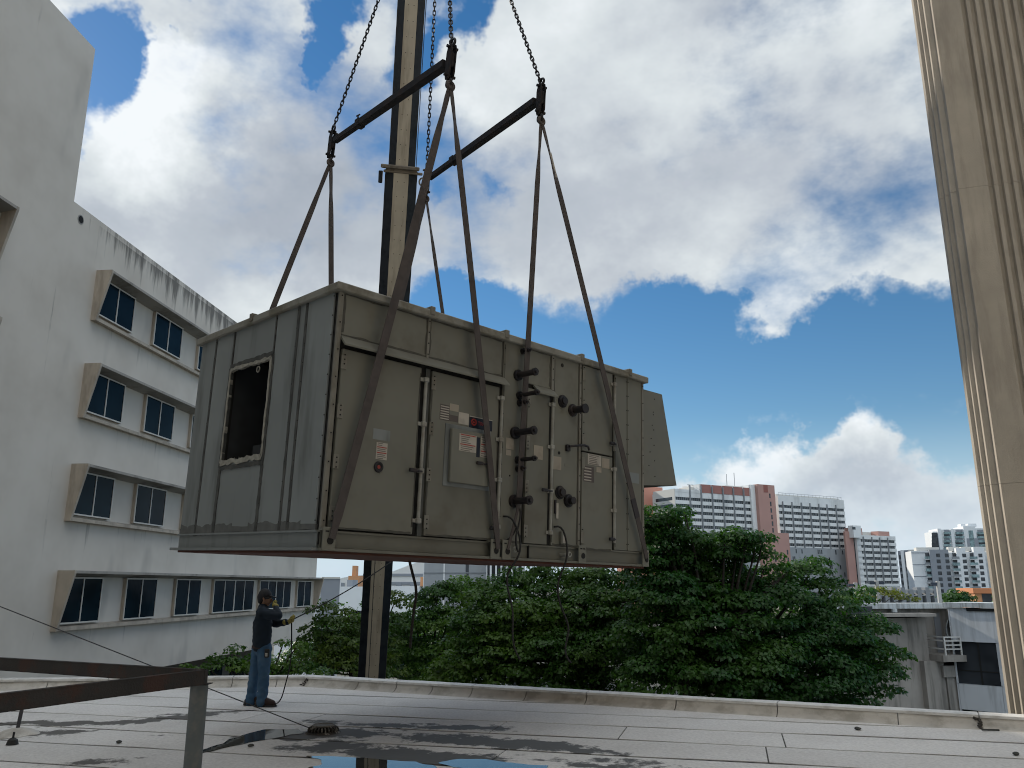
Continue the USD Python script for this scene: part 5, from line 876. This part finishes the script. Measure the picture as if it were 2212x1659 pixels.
# right-hand wing
(xa, zt), (xb, _) = H.at(1680, 1070), H.at(1822.5, 1080); _, zr = H.at(*z2(225, 182)); _, zl = H.at(*z2(265, 570)); pit = (zr - zl) / 6.0 if False else None
xs, zr = H.at(*z2(235, 185)); _, z7 = H.at(*z2(285, 578)); NR_ = 7; pit = (zr - z7) / (NR_ - 1); wh = pit * .46
fR = [xa + .0] + [H.at(*z1(v, 400))[0] for v in (1597, 1697, 1797, 1890, 1985, 2078, 2170)] + [H.at(*z2(85, 200))[0], H.at(*z2(180, 200))[0], xb]
fR = sorted(set(round(v, 2) for v in fR)); fR = [v for i, v in enumerate(fR) if i == 0 or v - fR[i - 1] > 2.5]
bands(H, xa, xb, zt, zr, pit, NR_, fR, wh, m_hosp, zbot=zr - NR_ * pit)
for v in fR[1:-1]: H.box('fin', m_fin, v - .3, v + .3, -.5, 0, zr - NR_ * pit + 1.2, zr + pit * .55)
_, zg = H.at(*z2(60, 612)); H.box('roof_parapet', m_cream, xa + 2, xb - .1, 3, 17, zt, zt + 1.1)
x2a, x2b = H.at(1705, 1200)[0], H.at(1838, 1240)[0]
H.box('grey_podium', m_hgrey, x2a - 40, xb + .5, -.3, 18, 4.5, zg)
b = MB(); b.bx(x2a, xb + 3, 1.5, 16, 0, 4.5); b.build('dark_undercroft', m_hwin, H.T)
wins = [z1(v, q) for v, q in ((1738, 865), (1800, 868), (1975, 872), (1993, 872), (2012, 872), (2165, 880), (1705, 945), (1722, 945), (1828, 950), (1845, 950), (1925, 950), (2060, 958), (2097, 958), (1972, 1035), (2106, 1035), (2124, 1035), (2040, 1112), (2132, 1115))] + [z2(v, q) for v, q in ((175, 655), (248, 658), (316, 660), (68, 735), (105, 735), (290, 738), (115, 815), (132, 815), (226, 818), (300, 818), (318, 818), (350, 818), (140, 893), (272, 896), (360, 898), (285, 975), (302, 975), (320, 975))]
for q in wins: x, z = H.at(*q); H.box('slot_window', m_hwin, x - .42, x + .42, -.36, -.29, z - 1.15, z + 1.15)
# pink stair tower
ta, tb = H.at(1640, 1100, -3)[0], H.at(1676.5, 1100, -3)[0]; _, tz = H.at(1660, 1047.5, -3); tc, td = H.at(*z1(1570, 900), -3)[0], H.at(*z1(1680, 900), -3)[0]; _, tz2 = H.at(*z1(1610, 670), -3)
tw_ = H.box('stair_tower', m_pink, ta, tb, -3, 8, 0, tz); H.box('stair_tower', m_pink, tb, td, -3, 6, 0, tz2); H.box('tower_cap', m_hosp, ta - 3.2, ta - .05, -1, 8, 6, tz - .3)
for v, q in ((1457, 268), (1467, 355), (1472, 425), (1480, 497), (1486, 567), (1492, 640), (1500, 708), (1514, 870), (1521, 955), (1648, 876), (1657, 960)): x, z = H.at(*z1(v, q), -3); H.box('tower_window', m_hwin, x - .5, x + .5, -3.08, -2.99, z - 1.2, z + 1.2)
x, z = H.at(*z1(1412, 192), -3); H.box('tower_louvre', mat('dark_pink_louvre', (.30, .12, .10), .9, .1, .1), x - 1.6, x + 1.6, -3.06, -2.99, z - 2, z + 2)  # louvre in a darker pink than the tower
# left-hand wing with pink attic bays, its sunlit end, and the far pink block
la, lb = H.at(1457.5, 1056)[0], ta - 3.2; _, lz = H.at(1457.5, 1055.5); _, lr = H.at(*z1(1220, 328)); _, lr6 = H.at(*z1(1265, 620 - 0)); pl_ = (lr - H.at(*z1(1240, 540))[1]) / 3
fL = [la] + [H.at(*z1(v, 300))[0] for v in (595, 716, 835, 952, 1065, 1175, 1283)] + [lb]
bands(H, la, lb, lr + 2.6, lr, pl_, 9, fL, pl_ * .46, m_hosp, zbot=2)
for v in fL[1:-1]: H.box('fin', m_fin, v - .35, v + .35, -.5, 0, lr - 8.6 * pl_, lr + pl_ * 1.9)
H.box('blank_attic', m_hosp, la, fL[2] - .4, -.1, 14, lr + 2.6, lz)
for a, c in zip(fL[2:-2], fL[3:-1]): _, q = H.at(*z1(950, 195)); H.box('attic_panel', mat('pink_attic', (.36, .17, .145), .9, .08, .1), a + .4, c - .4, .1, .4, lr + 3.0, lr + 3.0 + pl_ * 1.25)
H.box('attic_wall', m_hosp, fL[2] - .4, lb, .42, 14, lr + 2.6, lr + 2.9 + pl_ * 1.3); H.box('penthouse', m_cream, fL[5], lb + 3, 6, 14, lr + 2.9 + pl_ * 1.3, tz - .6); H.box('plant_room', m_cream, fL[1] + 4, fL[2] + 9, 5, 13, lz, lz + 2.2)
b = MB()
for k in range(9): x = fL[1] + 5 + k * 2.6; b.bx(x, x + .25, 6, 6.3, lz + 2.2, lz + 3.6); b.bx(x - .9, x + 1.2, 6, 6.3, lz + 3.4, lz + 3.6)
b.build('roof_equipment', m_fin, H.T)
b = MB(); b.bx(la - .3, la - .02, 0, 17, 2, lz); e_ = b.build('end_wall', m_cream, H.T); b = MB()
for r in range(9): b.bx(la - .36, la - .3, 2, 15, lr - r * pl_ - pl_ * .46, lr - r * pl_)
b.build('end_windows', m_hwin, H.T, under=e_)
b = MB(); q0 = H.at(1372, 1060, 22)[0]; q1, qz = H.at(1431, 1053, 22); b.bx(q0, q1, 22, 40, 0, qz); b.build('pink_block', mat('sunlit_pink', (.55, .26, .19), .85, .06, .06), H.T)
for v, w0 in ((1112, 15), (1196, 2)): x, z = H.at(*z1(v, 175)); b = MB(); b.rod((x, 8, z - 4), (x, 8, H.at(*z1(v, w0))[1]), .16, n=6); b.build('antenna_mast', m_fin, H.T)
b = MB()
for v in np.arange(xa + 1, xb - 1, 3.0): b.bx(v, v + .1, .5, .6, zt, zt + 1.6)
b.bx(xa + 1, xb - 1, .5, .6, zt + 1.5, zt + 1.65); b.build('roof_railing', m_fin, H.T)
# the lower wing to the right
K = Facade('hospital_building', 'lower white wing with pink stair shaft, right of the tall hospital', 'building', *z2(440, 1040), 470, (.872, .489))
ka, kz = K.at(*z2(432, 470)); kb, kz2 = K.at(*z2(805, 490)); _, k1 = K.at(*z2(600, 518)); _, k8 = K.at(*z2(690, 965)); kp = (k1 - k8) / 7
fk = [K.at(*z2(v, 600))[0] for v in (455, 483, 575, 658, 745)] + [K.at(*z2(826, 600))[0]]
kt = K.at(*z2(600, 475))[1]; bands(K, fk[0] - 4, kb + 1.5, kt, k1, kp, 8, fk, kp * .48, m_hosp, zbot=k1 - 8 * kp - 8)
for v in fk[1:-1]: K.box('fin', m_fin, v - .3, v + .3, -.5, 0, k1 - 7.4 * kp, k1 + kp * .4)
a0, c0 = K.at(*z2(345, 500))[0], K.at(*z2(428, 500))[0]; K.box('stair_shaft', m_hosp, a0, c0, -2, 1.5, K.at(*z2(380, 500))[1], K.at(*z2(380, 370))[1]); x, z = K.at(*z2(374, 396), -2); K.box('shaft_window', m_hwin, x - 1.4, x + 1.4, -2.06, -1.99, z - .7, z + .7); K.box('white_pier', m_hosp, K.at(*z2(395, 500))[0], fk[0] - 4.02, -.5, 1.5, 2, K.at(*z2(400, 500))[1])
a1 = K.at(*z2(310, 600))[0]; K.box('pink_shaft', m_pink, a1, K.at(*z2(394, 600))[0], 1, 2.2, 2, K.at(*z2(340, 430))[1])
for r in range(8): x, z = K.at(*z2(385 + r * 6, 530 + r * 66), 1); K.box('shaft_window', m_hwin, x - .9, x + .7, .93, 1.01, z - 2.6, z + 1.4)
for v in (470, 765): x, z = K.at(*z2(v, 470)); K.box('pink_penthouse', m_pink, x - 5, x + 5, 4, 9, kt, kt + (4.2 if v < 600 else 3))
K.box('penthouse', m_cream, K.at(*z2(560, 470))[0], K.at(*z2(800, 470))[0], 9, 14, kt, kt + 2.6)
# parking deck in front of them
G = Facade('parking_deck', 'low grey parking deck with open bays below the hospital wings', 'building', *z2(100, 1150), 300, (.97, .243))
gx0, gz = G.at(*z2(60, 1060)); gx1, gz1 = G.at(*z2(1290, 1090)); G.box('deck_core', m_hwin, gx0, gx1, 2.5, 14, 0, gz - .8)
for q0, q1 in ((1065, 1095), (1120, 1130)): zt_, zb_ = G.at(*z2(500, q0))[1], G.at(*z2(500, q1))[1]; G.box('deck_wall', m_hgrey, gx0, gx1, 0, .5, zb_, zt_)
for v in range(110, 1290, 88): x = G.at(*z2(v, 1100))[0]; G.box('deck_column', m_fin, x - .9, x + .9, -.4, 2, 0, gz + (.8 if v % 3 else 0))
# pale apartment blocks
C = Facade('apartment_block', 'pale grey and white apartment block with stacked balconies, mid distance right', 'building', *z2(1200, 1150), 360, (.96, -.28))
def czx(v, q, o=0.0): return C.at(*z2(v, q), o)
cb0 = 1.0
segs = [(1025, 1215, 640, m_condo, 1.0), (1215, 1420, 628, m_cgrey, -1.0), (1420, 1510, 655, m_condo, 1.2), (1510, 1610, 610, m_condo, -.4), (1610, 1700, 650, m_condo, 1.2), (1700, 1815, 600, m_condo, -.4), (1815, 1905, 650, m_condo, 1.2), (1905, 2230, 605, m_condo, -.4)]
for v0, v1, q, mt, o in segs: x0 = czx(v0, 900)[0]; x1 = czx(v1, 900)[0]; C.box('wall_bay', mt, x0, x1, o, 16, 0, czx((v0 + v1) / 2, q)[1])
def sl(v, q): return v + (q - 660) * .11
for r in range(8):
    q = 690 + r * 64
    for v0, v1 in ((1130, 1210), (1425, 1505), (1615, 1700), (1820, 1895)):
        (x0, z), (x1, _) = czx(sl(v0, q), q), czx(sl(v1, q), q); w_ = C.box('balcony_window', m_hwin, x0 + .6, x1 - .3, .92, 1.3, z - 1.3, z + 1.0)
        C.box('balcony', m_condo if (r * 3 + v0) % 4 else m_bal, x0, x1, -.5, .9, z - 1.75, z - 1.5); C.box('balcony_rail', m_bal if (r + v0) % 3 else m_fin, x0, x1, -.5, -.42, z - 1.5, z - .5)
    for v, off in ((1275, -1.0), (1370, -1.0), (1560, -.4), (1735, -.4)):
        x, z = czx(sl(v, q), q); C.box('window', m_hwin, x - .75, x + .75, off - .05, off + .02, z - .75, z + .75)
b = MB(); x0 = czx(1065, 640)[0]; b.bx(x0, x0 + 9, 3, 9, czx(1100, 640)[1], czx(1100, 600)[1]); b.build('roof_plant', m_cream, C.T); b = MB()
for v in (1420, 1560, 1690, 1800): x0, z = czx(v, 640); b.bx(x0, x0 + 4, 4, 8, z, z + 1.8)
b.build('roof_plant', m_cream, C.T)
for k in range(4): z = czx(1100, 660 + k * 128)[1]; C.box('floor_line', m_cgrey, czx(1025, 900)[0], czx(1215, 900)[0], .9, 1.02, z - .15, z + .15)
# tower slab between, its left faces catching the sun
S_ = Facade('apartment_block', 'narrow white tower slabs seen edge-on between hospital and apartment block', 'building', *z2(900, 1080), 420, (.80, -.6))
for v0, v1, q, mt in ((845, 880, 640, m_cgrey), (880, 912, 632, m_condo), (912, 968, 632, m_cgrey), (968, 1020, 628, m_cream)):
    x0 = S_.at(*z2(v0 + 25, 900))[0]; x1 = S_.at(*z2(v1 + 25, 900))[0]; zz = S_.at(*z2(v0, q))[1]; S_.box('slab', mt, x0, x1, 0 if mt is not m_cgrey else 1.2, 20, 0, zz)
    if mt is m_cgrey:
        for r in range(13): z = zz - 3 - r * 3.1; S_.box('balcony', m_hwin if r % 1 == 0 else m_condo, x0 + .3, x1 - .3, .9, 1.21, z - 1.0, z + .9)
# green-glass tower behind
V_ = Facade('apartment_tower', 'white apartment tower with green glass balconies, farthest right behind the apartment block', 'building', *z2(1250, 640), 520, (.985, -.17))
def vz(v, q): return V_.at(*z2(v, q))
for v0, v1, q, o in ((1240, 1290, 430, 1.5), (1290, 1325, 400, 0), (1325, 1430, 410, .8), (1430, 1460, 405, 0), (1460, 1570, 405, .8), (1570, 1700, 375, 0), (1700, 1820, 395, .8), (1820, 2100, 400, 0)):
    V_.box('wall_bay', m_condo, vz(v0, 500)[0], vz(v1, 500)[0], o, 18, 0, vz(v0, q)[1])
for r in range(8):
    q = 440 + r * 44
    for v0, v1 in ((1345, 1425), (1470, 1565), (1705, 1810)):
        x0, z = vz(v0, q); x1 = vz(v1, q)[0]; V_.box('balcony_glass', m_bal, x0, x1, .1, .2, z - 1.2, z + .2); V_.box('opening', m_hwin if r % 2 else m_cgrey, x0 + .5, x1 - .5, .7, .82, z + .3, z + 1.6)
    x, z = vz(1265, 465 + r * 38); V_.box('end_window', m_hwin, x - 2.2, x + 2.0, 1.4, 1.52, z - 1.2, z + 1.2)
x0, x1 = vz(1620, 500)[0], vz(1670, 500)[0]; V_.box('green_glazing', m_bal, x0, x1, -.06, .01, 2, vz(1640, 420)[1]); V_.box('dark_glazing', m_cgrey, vz(1590, 500)[0], vz(1715, 500)[0], -.04, .005, 2, vz(1640, 505)[1])
for v0, v1, q in ((1560, 1610, 345), (1640, 1730, 342)): V_.box('roof_plant', m_condo, vz(v0, 400)[0], vz(v1, 400)[0], 4, 10, vz(1600, 376)[1], vz(v0, q)[1])
# orange house, low trees
O = Facade('orange_house', 'small orange rendered house behind the grey roof at the right', 'building', *z2(1690, 1200), 150, (.98, -.2)); x0, z = O.at(*z2(1680, 1100)); x1 = O.at(*z2(2100, 1100))[0]; zl_ = O.at(*z2(1690, 1200))[1]
O.box('wall', m_orange, x0, x1, 0, 9, 0, z); O.box('roof_edge', mat('orange_roof', (.55, .22, .10), .8, .1, .2), x0 - .3, x1 + .3, -.3, 9.3, z, z + .9); x, z = O.at(*z2(1815, 1165)); O.box('window', m_hwin, x - .8, x + .8, -.06, .01, z - 1, z + 1)
tree('dark_shrub_tree', 'dark round bush in front of the apartment block, left of the orange house', [(2045, 1300, 16, 0), (2065, 1290, 18, 0), (2085, 1296, 16, 0), (2100, 1303, 10, 0), (2070, 1304, 20, -1)], 110, (2070, 1330), .3, 5, 'dark', 21, tr=.2, fork_px=(2070, 1310), cat='bush')
tree('palm_shrub', 'small spiky bush at the right end of the orange house', [(2155, 1292, 10, 0), (2160, 1300, 10, 0)], 110, (2158, 1330), .35, 4, 'mid', 22, tr=.15, fork_px=(2158, 1305), cat='bush')
tree('yellow_shrub', 'yellow-green bushes on the planted deck between the concrete posts', [(1870, 1287, 17, 0), (1890, 1281, 19, 0), (1912, 1284, 18, 0), (1930, 1290, 16, 0), (1955, 1295, 13, 0), (1978, 1298, 11, 0), (1815, 1292, 14, 0), (1835, 1294, 14, 0), (1850, 1295, 13, 0)], 60, (1895, 1330), .16, 4.5, 'gold', 23, tr=.1, fork_px=(1895, 1305), cat='bush')

# ------------------------------------------------------------------ the concrete deck and white wing at the right
def z3(x, y): return 1814 + x * .2134, 1239 + y * .2134
m_conc = mat('stained_concrete', (.33, .31, .285), .85, .18, .5, (.10, .095, .085), .65, .55, 3.0, bump=.4, bscale=12); m_blue = mat('white_painted_wall', (.66, .69, .72), .8, .06, .3, (.27, .28, .28), .4, .6, 3.0); m_pale = mat('pale_deck_rim', (.52, .56, .58), .8, .1, .6, (.22, .23, .22), .7, 1.4, 4.0)
Wg = Facade('white_wing', 'white panelled wing with big dark windows behind the parapet at the right', 'building', *z3(1090, 340), 48, (.67, -.74))
def wz(v, q, o=0.0): return Wg.at(*z3(v, q), o)
xL, zT = wz(1090, 345); xR = wz(2300, 400)[0]; Wg.box('wall_core', m_blue, xL + .1, xR, .16, 10, 0, zT - .1)
wx0, wx1 = wz(1148, 685)[0], wz(1578, 700)[0]; wt, wb = wz(1148, 685)[1], wz(1207, 1110)[1]; w2 = wz(1245, 1372)[1]; jx = [xL, wx0 - .55, wx0, wx1, wx1 + 2.2, xR]
for a, c, lo, hi in [(xL, wx0 - .02, wt + .01, zT), (wx0, xR, wt + .01, zT), (xL, wx0 - .02, wb, wt - .01), (wx1, xR, wb, wt - .01), (xL, wx0 - .02, w2, wb - .02), (wx0, wx1, w2, wb - .02), (wx1 + .02, xR, w2, wb - .02), (xL, wx0 - .02, 0, w2 - .02), (wx1, xR, 0, w2 - .02)]: Wg.box('wall_panel', m_blue, a, c, 0, .15, lo, hi)
gl = Wg.box('window', m_hwin, wx0, wx1, .12, .155, wb, wt); mid = (wx0 * .44 + wx1 * .56); Wg.box('mullion', m_gap, mid - .04, mid + .04, .09, .12, wb, wt, under=gl); Wg.box('mullion', m_gap, wx0, wx1, .10, .12, wb + (wt - wb) * .3, wb + (wt - wb) * .3 + .05, under=gl)
Wg.box('window', m_hwin, wx0, wx1, .12, .155, w2 - 3, w2 - .03); Wg.box('roof_rim', m_pale, xL - .2, xR, -.12, 3, zT + .02, zT + .28); Wg.box('roof_gutter', m_gap, xL + 1.0, xR - .3, -.06, 0, zT - .16, zT + .01)
# the older concrete wall, turned to face us
Cn = Facade('concrete_deck_building', 'stained grey concrete building with pale rim and balcony, left of the white wing', 'building', *z3(1010, 345), 49.5, (.985, .17))
def cz(v, q, o=0.0): return Cn.at(*z3(v, q), o)
x0 = cz(-500, 370)[0]; x1 = cz(1090, 345)[0] + 1.5; zc = cz(800, 352)[1]; Cn.box('wall', m_conc, x0, x1, 0, 12, 0, zc)
Cn.box('deck_rim', m_pale, x0, cz(1080, 330)[0], -.45, 1.0, zc, cz(500, 300)[1]); ra, rb = cz(210, 400)[0], cz(790, 390)[0]; Cn.box('canopy_slab', m_conc, ra, rb, -1.6, 0, cz(400, 395)[1] - .18, cz(400, 395)[1])
pa = cz(800, 700)[0]; Cn.box('stair_core', m_conc, x0, pa, -.8, 0, 0, zc - .5); Cn.box('drain_stub', m_pale, cz(500, 360)[0] - .15, cz(515, 360)[0], -.6, -.45, cz(500, 388)[1], zc)
by0 = cz(850, 800)[0]; by1 = cz(1065, 780)[0]; bz_ = cz(900, 800)[1]; Cn.box('balcony_slab', m_conc, by0 - .2, by1 + .6, -1.9, 0, bz_ - .35, bz_); Cn.box('lower_slab', m_conc, by0 + .1, by1 + .4, -1.4, 0, cz(900, 930)[1] - .5, cz(900, 930)[1] + .1); Cn.box('pilaster', m_conc, by0 - .9, by0 + .3, -1.2, 0, 0, bz_ - .35)
Cn.box('lower_wall', m_conc, by0 + .32, by1 + .7, -1.3, 0, 0, cz(900, 930)[1] - .52)
b = MB(); rl = by1 - by0 - .35; hh = cz(830, 605)[1] - cz(850, 800)[1] - .1
for z in (.35, .62, .9, 1.15): b.bx(by0, by0 + rl, -1.86, -1.80, bz_ + z * hh / 1.2, bz_ + z * hh / 1.2 + .07)
for x in (by0, by0 + rl * .97): b.bx(x, x + .07, -1.87, -1.79, bz_, bz_ + hh)
for z in (.35, .9, 1.15): b.bx(by0, by0 + .06, -1.8, -.1, bz_ + z * hh / 1.2, bz_ + z * hh / 1.2 + .07)
b.build('railing', mat('white_railing', (.62, .62, .60), .5, .08, 2), Cn.T); wx, wz_ = cz(160, 475); Cn.box('small_window', m_hwin, wx - .8, wx + .6, -.83, -.79, wz_ - .7, wz_ + .8)
Cn.box('door_opening', m_cgrey, by0 + .9, by1 - .1, -.04, .01, bz_, bz_ + 2.2)
dx, dz = cz(985, 530); dsh = Thing('satellite_dish', 'grey satellite dish above the balcony railing beside the white wing', 'dish', M=frame(Cn.T.M[:3, :3] @ np.array([dx, -1.0, dz]) + Cn.T.M[:3, 3], Cn.D)); b = MB(); mm = trimesh.creation.revolve(np.array([(0, 0), (.25, .03), (.5, .13), (.51, .15), (.25, .05), (0, .02)]), sections=24); Rm = np.eye(4); Rm[:3, :3] = Rot.from_euler('xz', [100, 25], degrees=True).as_matrix(); b.add(mm.vertices * 1.25, mm.faces, Rm); b.build('reflector', mat('dish_grey', (.34, .35, .35), .6, .1, 3), dsh, smooth=50); b = MB(); b.rod((0, .2, 0), (0, .25, -1.6), .07); b.rod((0, 0, 0), (0, -.7, .1), .03); b.build('mount', m_fin, dsh)
for (v0, q0, v1, q1, arm, Yp, lab) in ((182, 355, 172, 92, -1, 62, 'left concrete lamp post on the pale-rimmed deck'), (400, 348, 385, 70, 0, 62, 'middle concrete lamp post with twin dark lamp heads on the pale-rimmed deck'), (1020, 320, 985, 75, -1, 50, 'right concrete lamp post standing where deck and white wing meet')):
    p0, p1 = aty(*z3(v0, q0), Yp), aty(*z3(v1, q1), Yp); p1 = np.array([p0[0], p0[1], p1[2]]); lt = Thing('lamp_post', lab, 'lamp post', loc=tuple(p0), group=None); h = p1[2] - p0[2]; s = 7.0 * Yp / FPX / 2
    b = MB(); b.cb(-s, s, -s, s, -.6, h, .03); b.build('post', mat('post_concrete', (.40, .40, .39), .8, .1, 1, (.25, .25, .24), .4, 1.5), lt); b = MB(); L = 15 * Yp / FPX
    for sd in ((-1,) if arm else (-1, 1)): b.cb(min(sd * L, 0), max(sd * L, 0), -s * .8, s * .8, h - .28, h - .08, .03)
    b.build('lamp_head', mat('lamp_dark', (.03, .04, .06), .4, .1, 3), lt)

# ------------------------------------------------------------------ low skyline seen under the unit
def zb(x, y): return 654.7 + x * .208, 1194.5 + y * .208
m_dome = mat('stadium_roof_white', (.72, .71, .68), .6, .05, .02)
Sd = Facade('stadium', 'white curved stadium roof on the horizon either side of the crane boom', 'stadium', *zb(1000, 400), 900, (1, 0)); b = MB(); n = 30
for k in range(n):
    pass
sx0, sz0 = Sd.at(*zb(330, 290)); sx1, _ = Sd.at(*zb(2400, 290)); _, stp = Sd.at(*zb(1190, 95)); P = [(sx0, 0)] + [Sd.at(*zb(u, q)) for u, q in ((330, 288), (400, 260), (500, 240), (640, 228), (800, 212), (920, 196), (1000, 166), (1100, 126), (1190, 95), (1300, 72), (1500, 62), (1800, 70), (2100, 130), (2400, 250))] + [(sx1, 0)]; b.prism(sg.Polygon(P), 120, XZ(0)); b.build('roof_shell', m_dome, Sd.T)
for q0, q1 in ((300, 330), (215, 240)): Sd.box('roof_seam', m_cgrey, sx0 + 30, sx1 - 30, -.8, -.02, Sd.at(*zb(1000, q1))[1], Sd.at(*zb(1000, q0))[1])
for k in range(14): x = sx0 + (sx1 - sx0) * (k + .5) / 14; Sd.box('column', m_cgrey, x - 3, x + 3, -2, -.05, 0, sz0 - 2)
def block(name, label, m, pts, Y, D, depth=12, extra=None):
    F = Facade(name, label, 'building', *zb(*pts[0]), Y, D); x0, z = F.at(*zb(*pts[0])); x1 = F.at(*zb(*pts[1]))[0]; F.box('wall', m, min(x0, x1), max(x0, x1), 0, depth, 0, z); return F, x0, x1, z
F, a, c, z = block('grey_block', 'plain grey building just right of the white office block, under the unit', m_cgrey, ((195, 268), (385, 268)), 120, (.97, .24)); F.box('side_wall', m_condo, c, c + .15, 0, 12, 0, z); F.box('roof_edge', m_cream, a, c, -.1, 12, z, z + .25); F.box('left_wall', m_condo, a - 6, a, 2, 12, 0, z + .1)
F, a, c, z = block('orange_tower', 'small orange block with a raised box, left of the crane boom on the skyline', m_orange, ((470, 238), (588, 238)), 420, (1, 0)); F.box('penthouse', m_orange, a + (c - a) * .25, a + (c - a) * .6, 2, 8, z, z + 5)
F, a, c, z = block('white_low_block', 'low white building with small dark windows left of the crane boom', m_condo, ((385, 350), (640, 350)), 200, (1, 0))
for k in range(5): x = a + (c - a) * (.45 + .11 * k); F.box('window', m_hwin, x, x + 1.0, -.05, .01, z - 7 - (k % 2), z - 5.5)
F.box('upper_storey', m_cgrey, a + 1, a + (c - a) * .4, 3, 10, z, z + 1.6)
F, a, c, z = block('white_low_block', 'low white and orange building right of the crane boom on the skyline', m_condo, ((880, 345), (1200, 345)), 240, (1, 0)); F.box('orange_bays', m_orange, a + 10, c, 4, 12, z, z + 2.6)
for k in range(3): x = a + 12 + k * 9; F.box('window', m_hwin, x, x + 4, 3.94, 4.01, z + .6, z + 2.2)
F, a, c, z = block('concrete_block', 'large plain concrete block under the middle of the unit, above the round tree', m_hgrey, ((1265, -120), (1910, -120)), 130, (.985, -.17)); F.box('left_face', m_hosp, a - .12, a, 0, 12, 0, z); e0 = F.at(*zb(1690, 100))[0]; e1_ = F.at(*zb(1722, 100))[0]; F.box('slot', m_hwin, e0, e1_, -.05, .01, 0, z)
for q in (205,): zz = F.at(*zb(1400, q))[1]; F.box('pour_joint', m_fin, a, c, -.06, .0, zz - .12, zz + .05)
xx = F.at(*zb(1465, 200))[0]; F.box('pour_joint', m_hosp, xx - .12, xx + .12, -.06, 0, 0, z); F.box('right_part', m_hosp, e1_ + 3, c, -.5, 0, 0, z)
F, a, c, z = block('dark_louvred_block', 'dark building with white vertical mullions peeking above the tree below the unit', m_hwin, ((1915, -120), (2300, -120)), 110, (1, 0))
for v in range(1950, 2300, 55): x = F.at(*zb(v, 100))[0]; F.box('mullion', m_condo, x - .12, x + .12, -.3, -.02, 0, z)

# ------------------------------------------------------------------ alike things share a group
GROUPS = {'spreader_bar': 'spreader bars above the hanging unit', 'lifting_chain': 'chains rising to the crane hook', 'lifting_sling': 'web slings between spreader bars and unit', 'parapet': 'parapets round the roof', 'puddle': 'puddles on the roof', 'pebble': 'stone chips on the roof',
          'broadleaf_tree': 'broadleaf trees behind the parapet', 'street_tree': 'street trees below the unit', 'lamp_post': 'concrete lamp posts at the right', 'hospital_building': 'wings of the distant hospital', 'apartment_block': 'distant apartment blocks', 'white_low_block': 'low white buildings on the skyline'}
import re
for p in stage.GetPrimAtPath('/World').GetChildren():
    g = GROUPS.get(re.sub(r'_\d{3}$', '', p.GetName()))
    if g: p.SetCustomDataByKey('group', g)
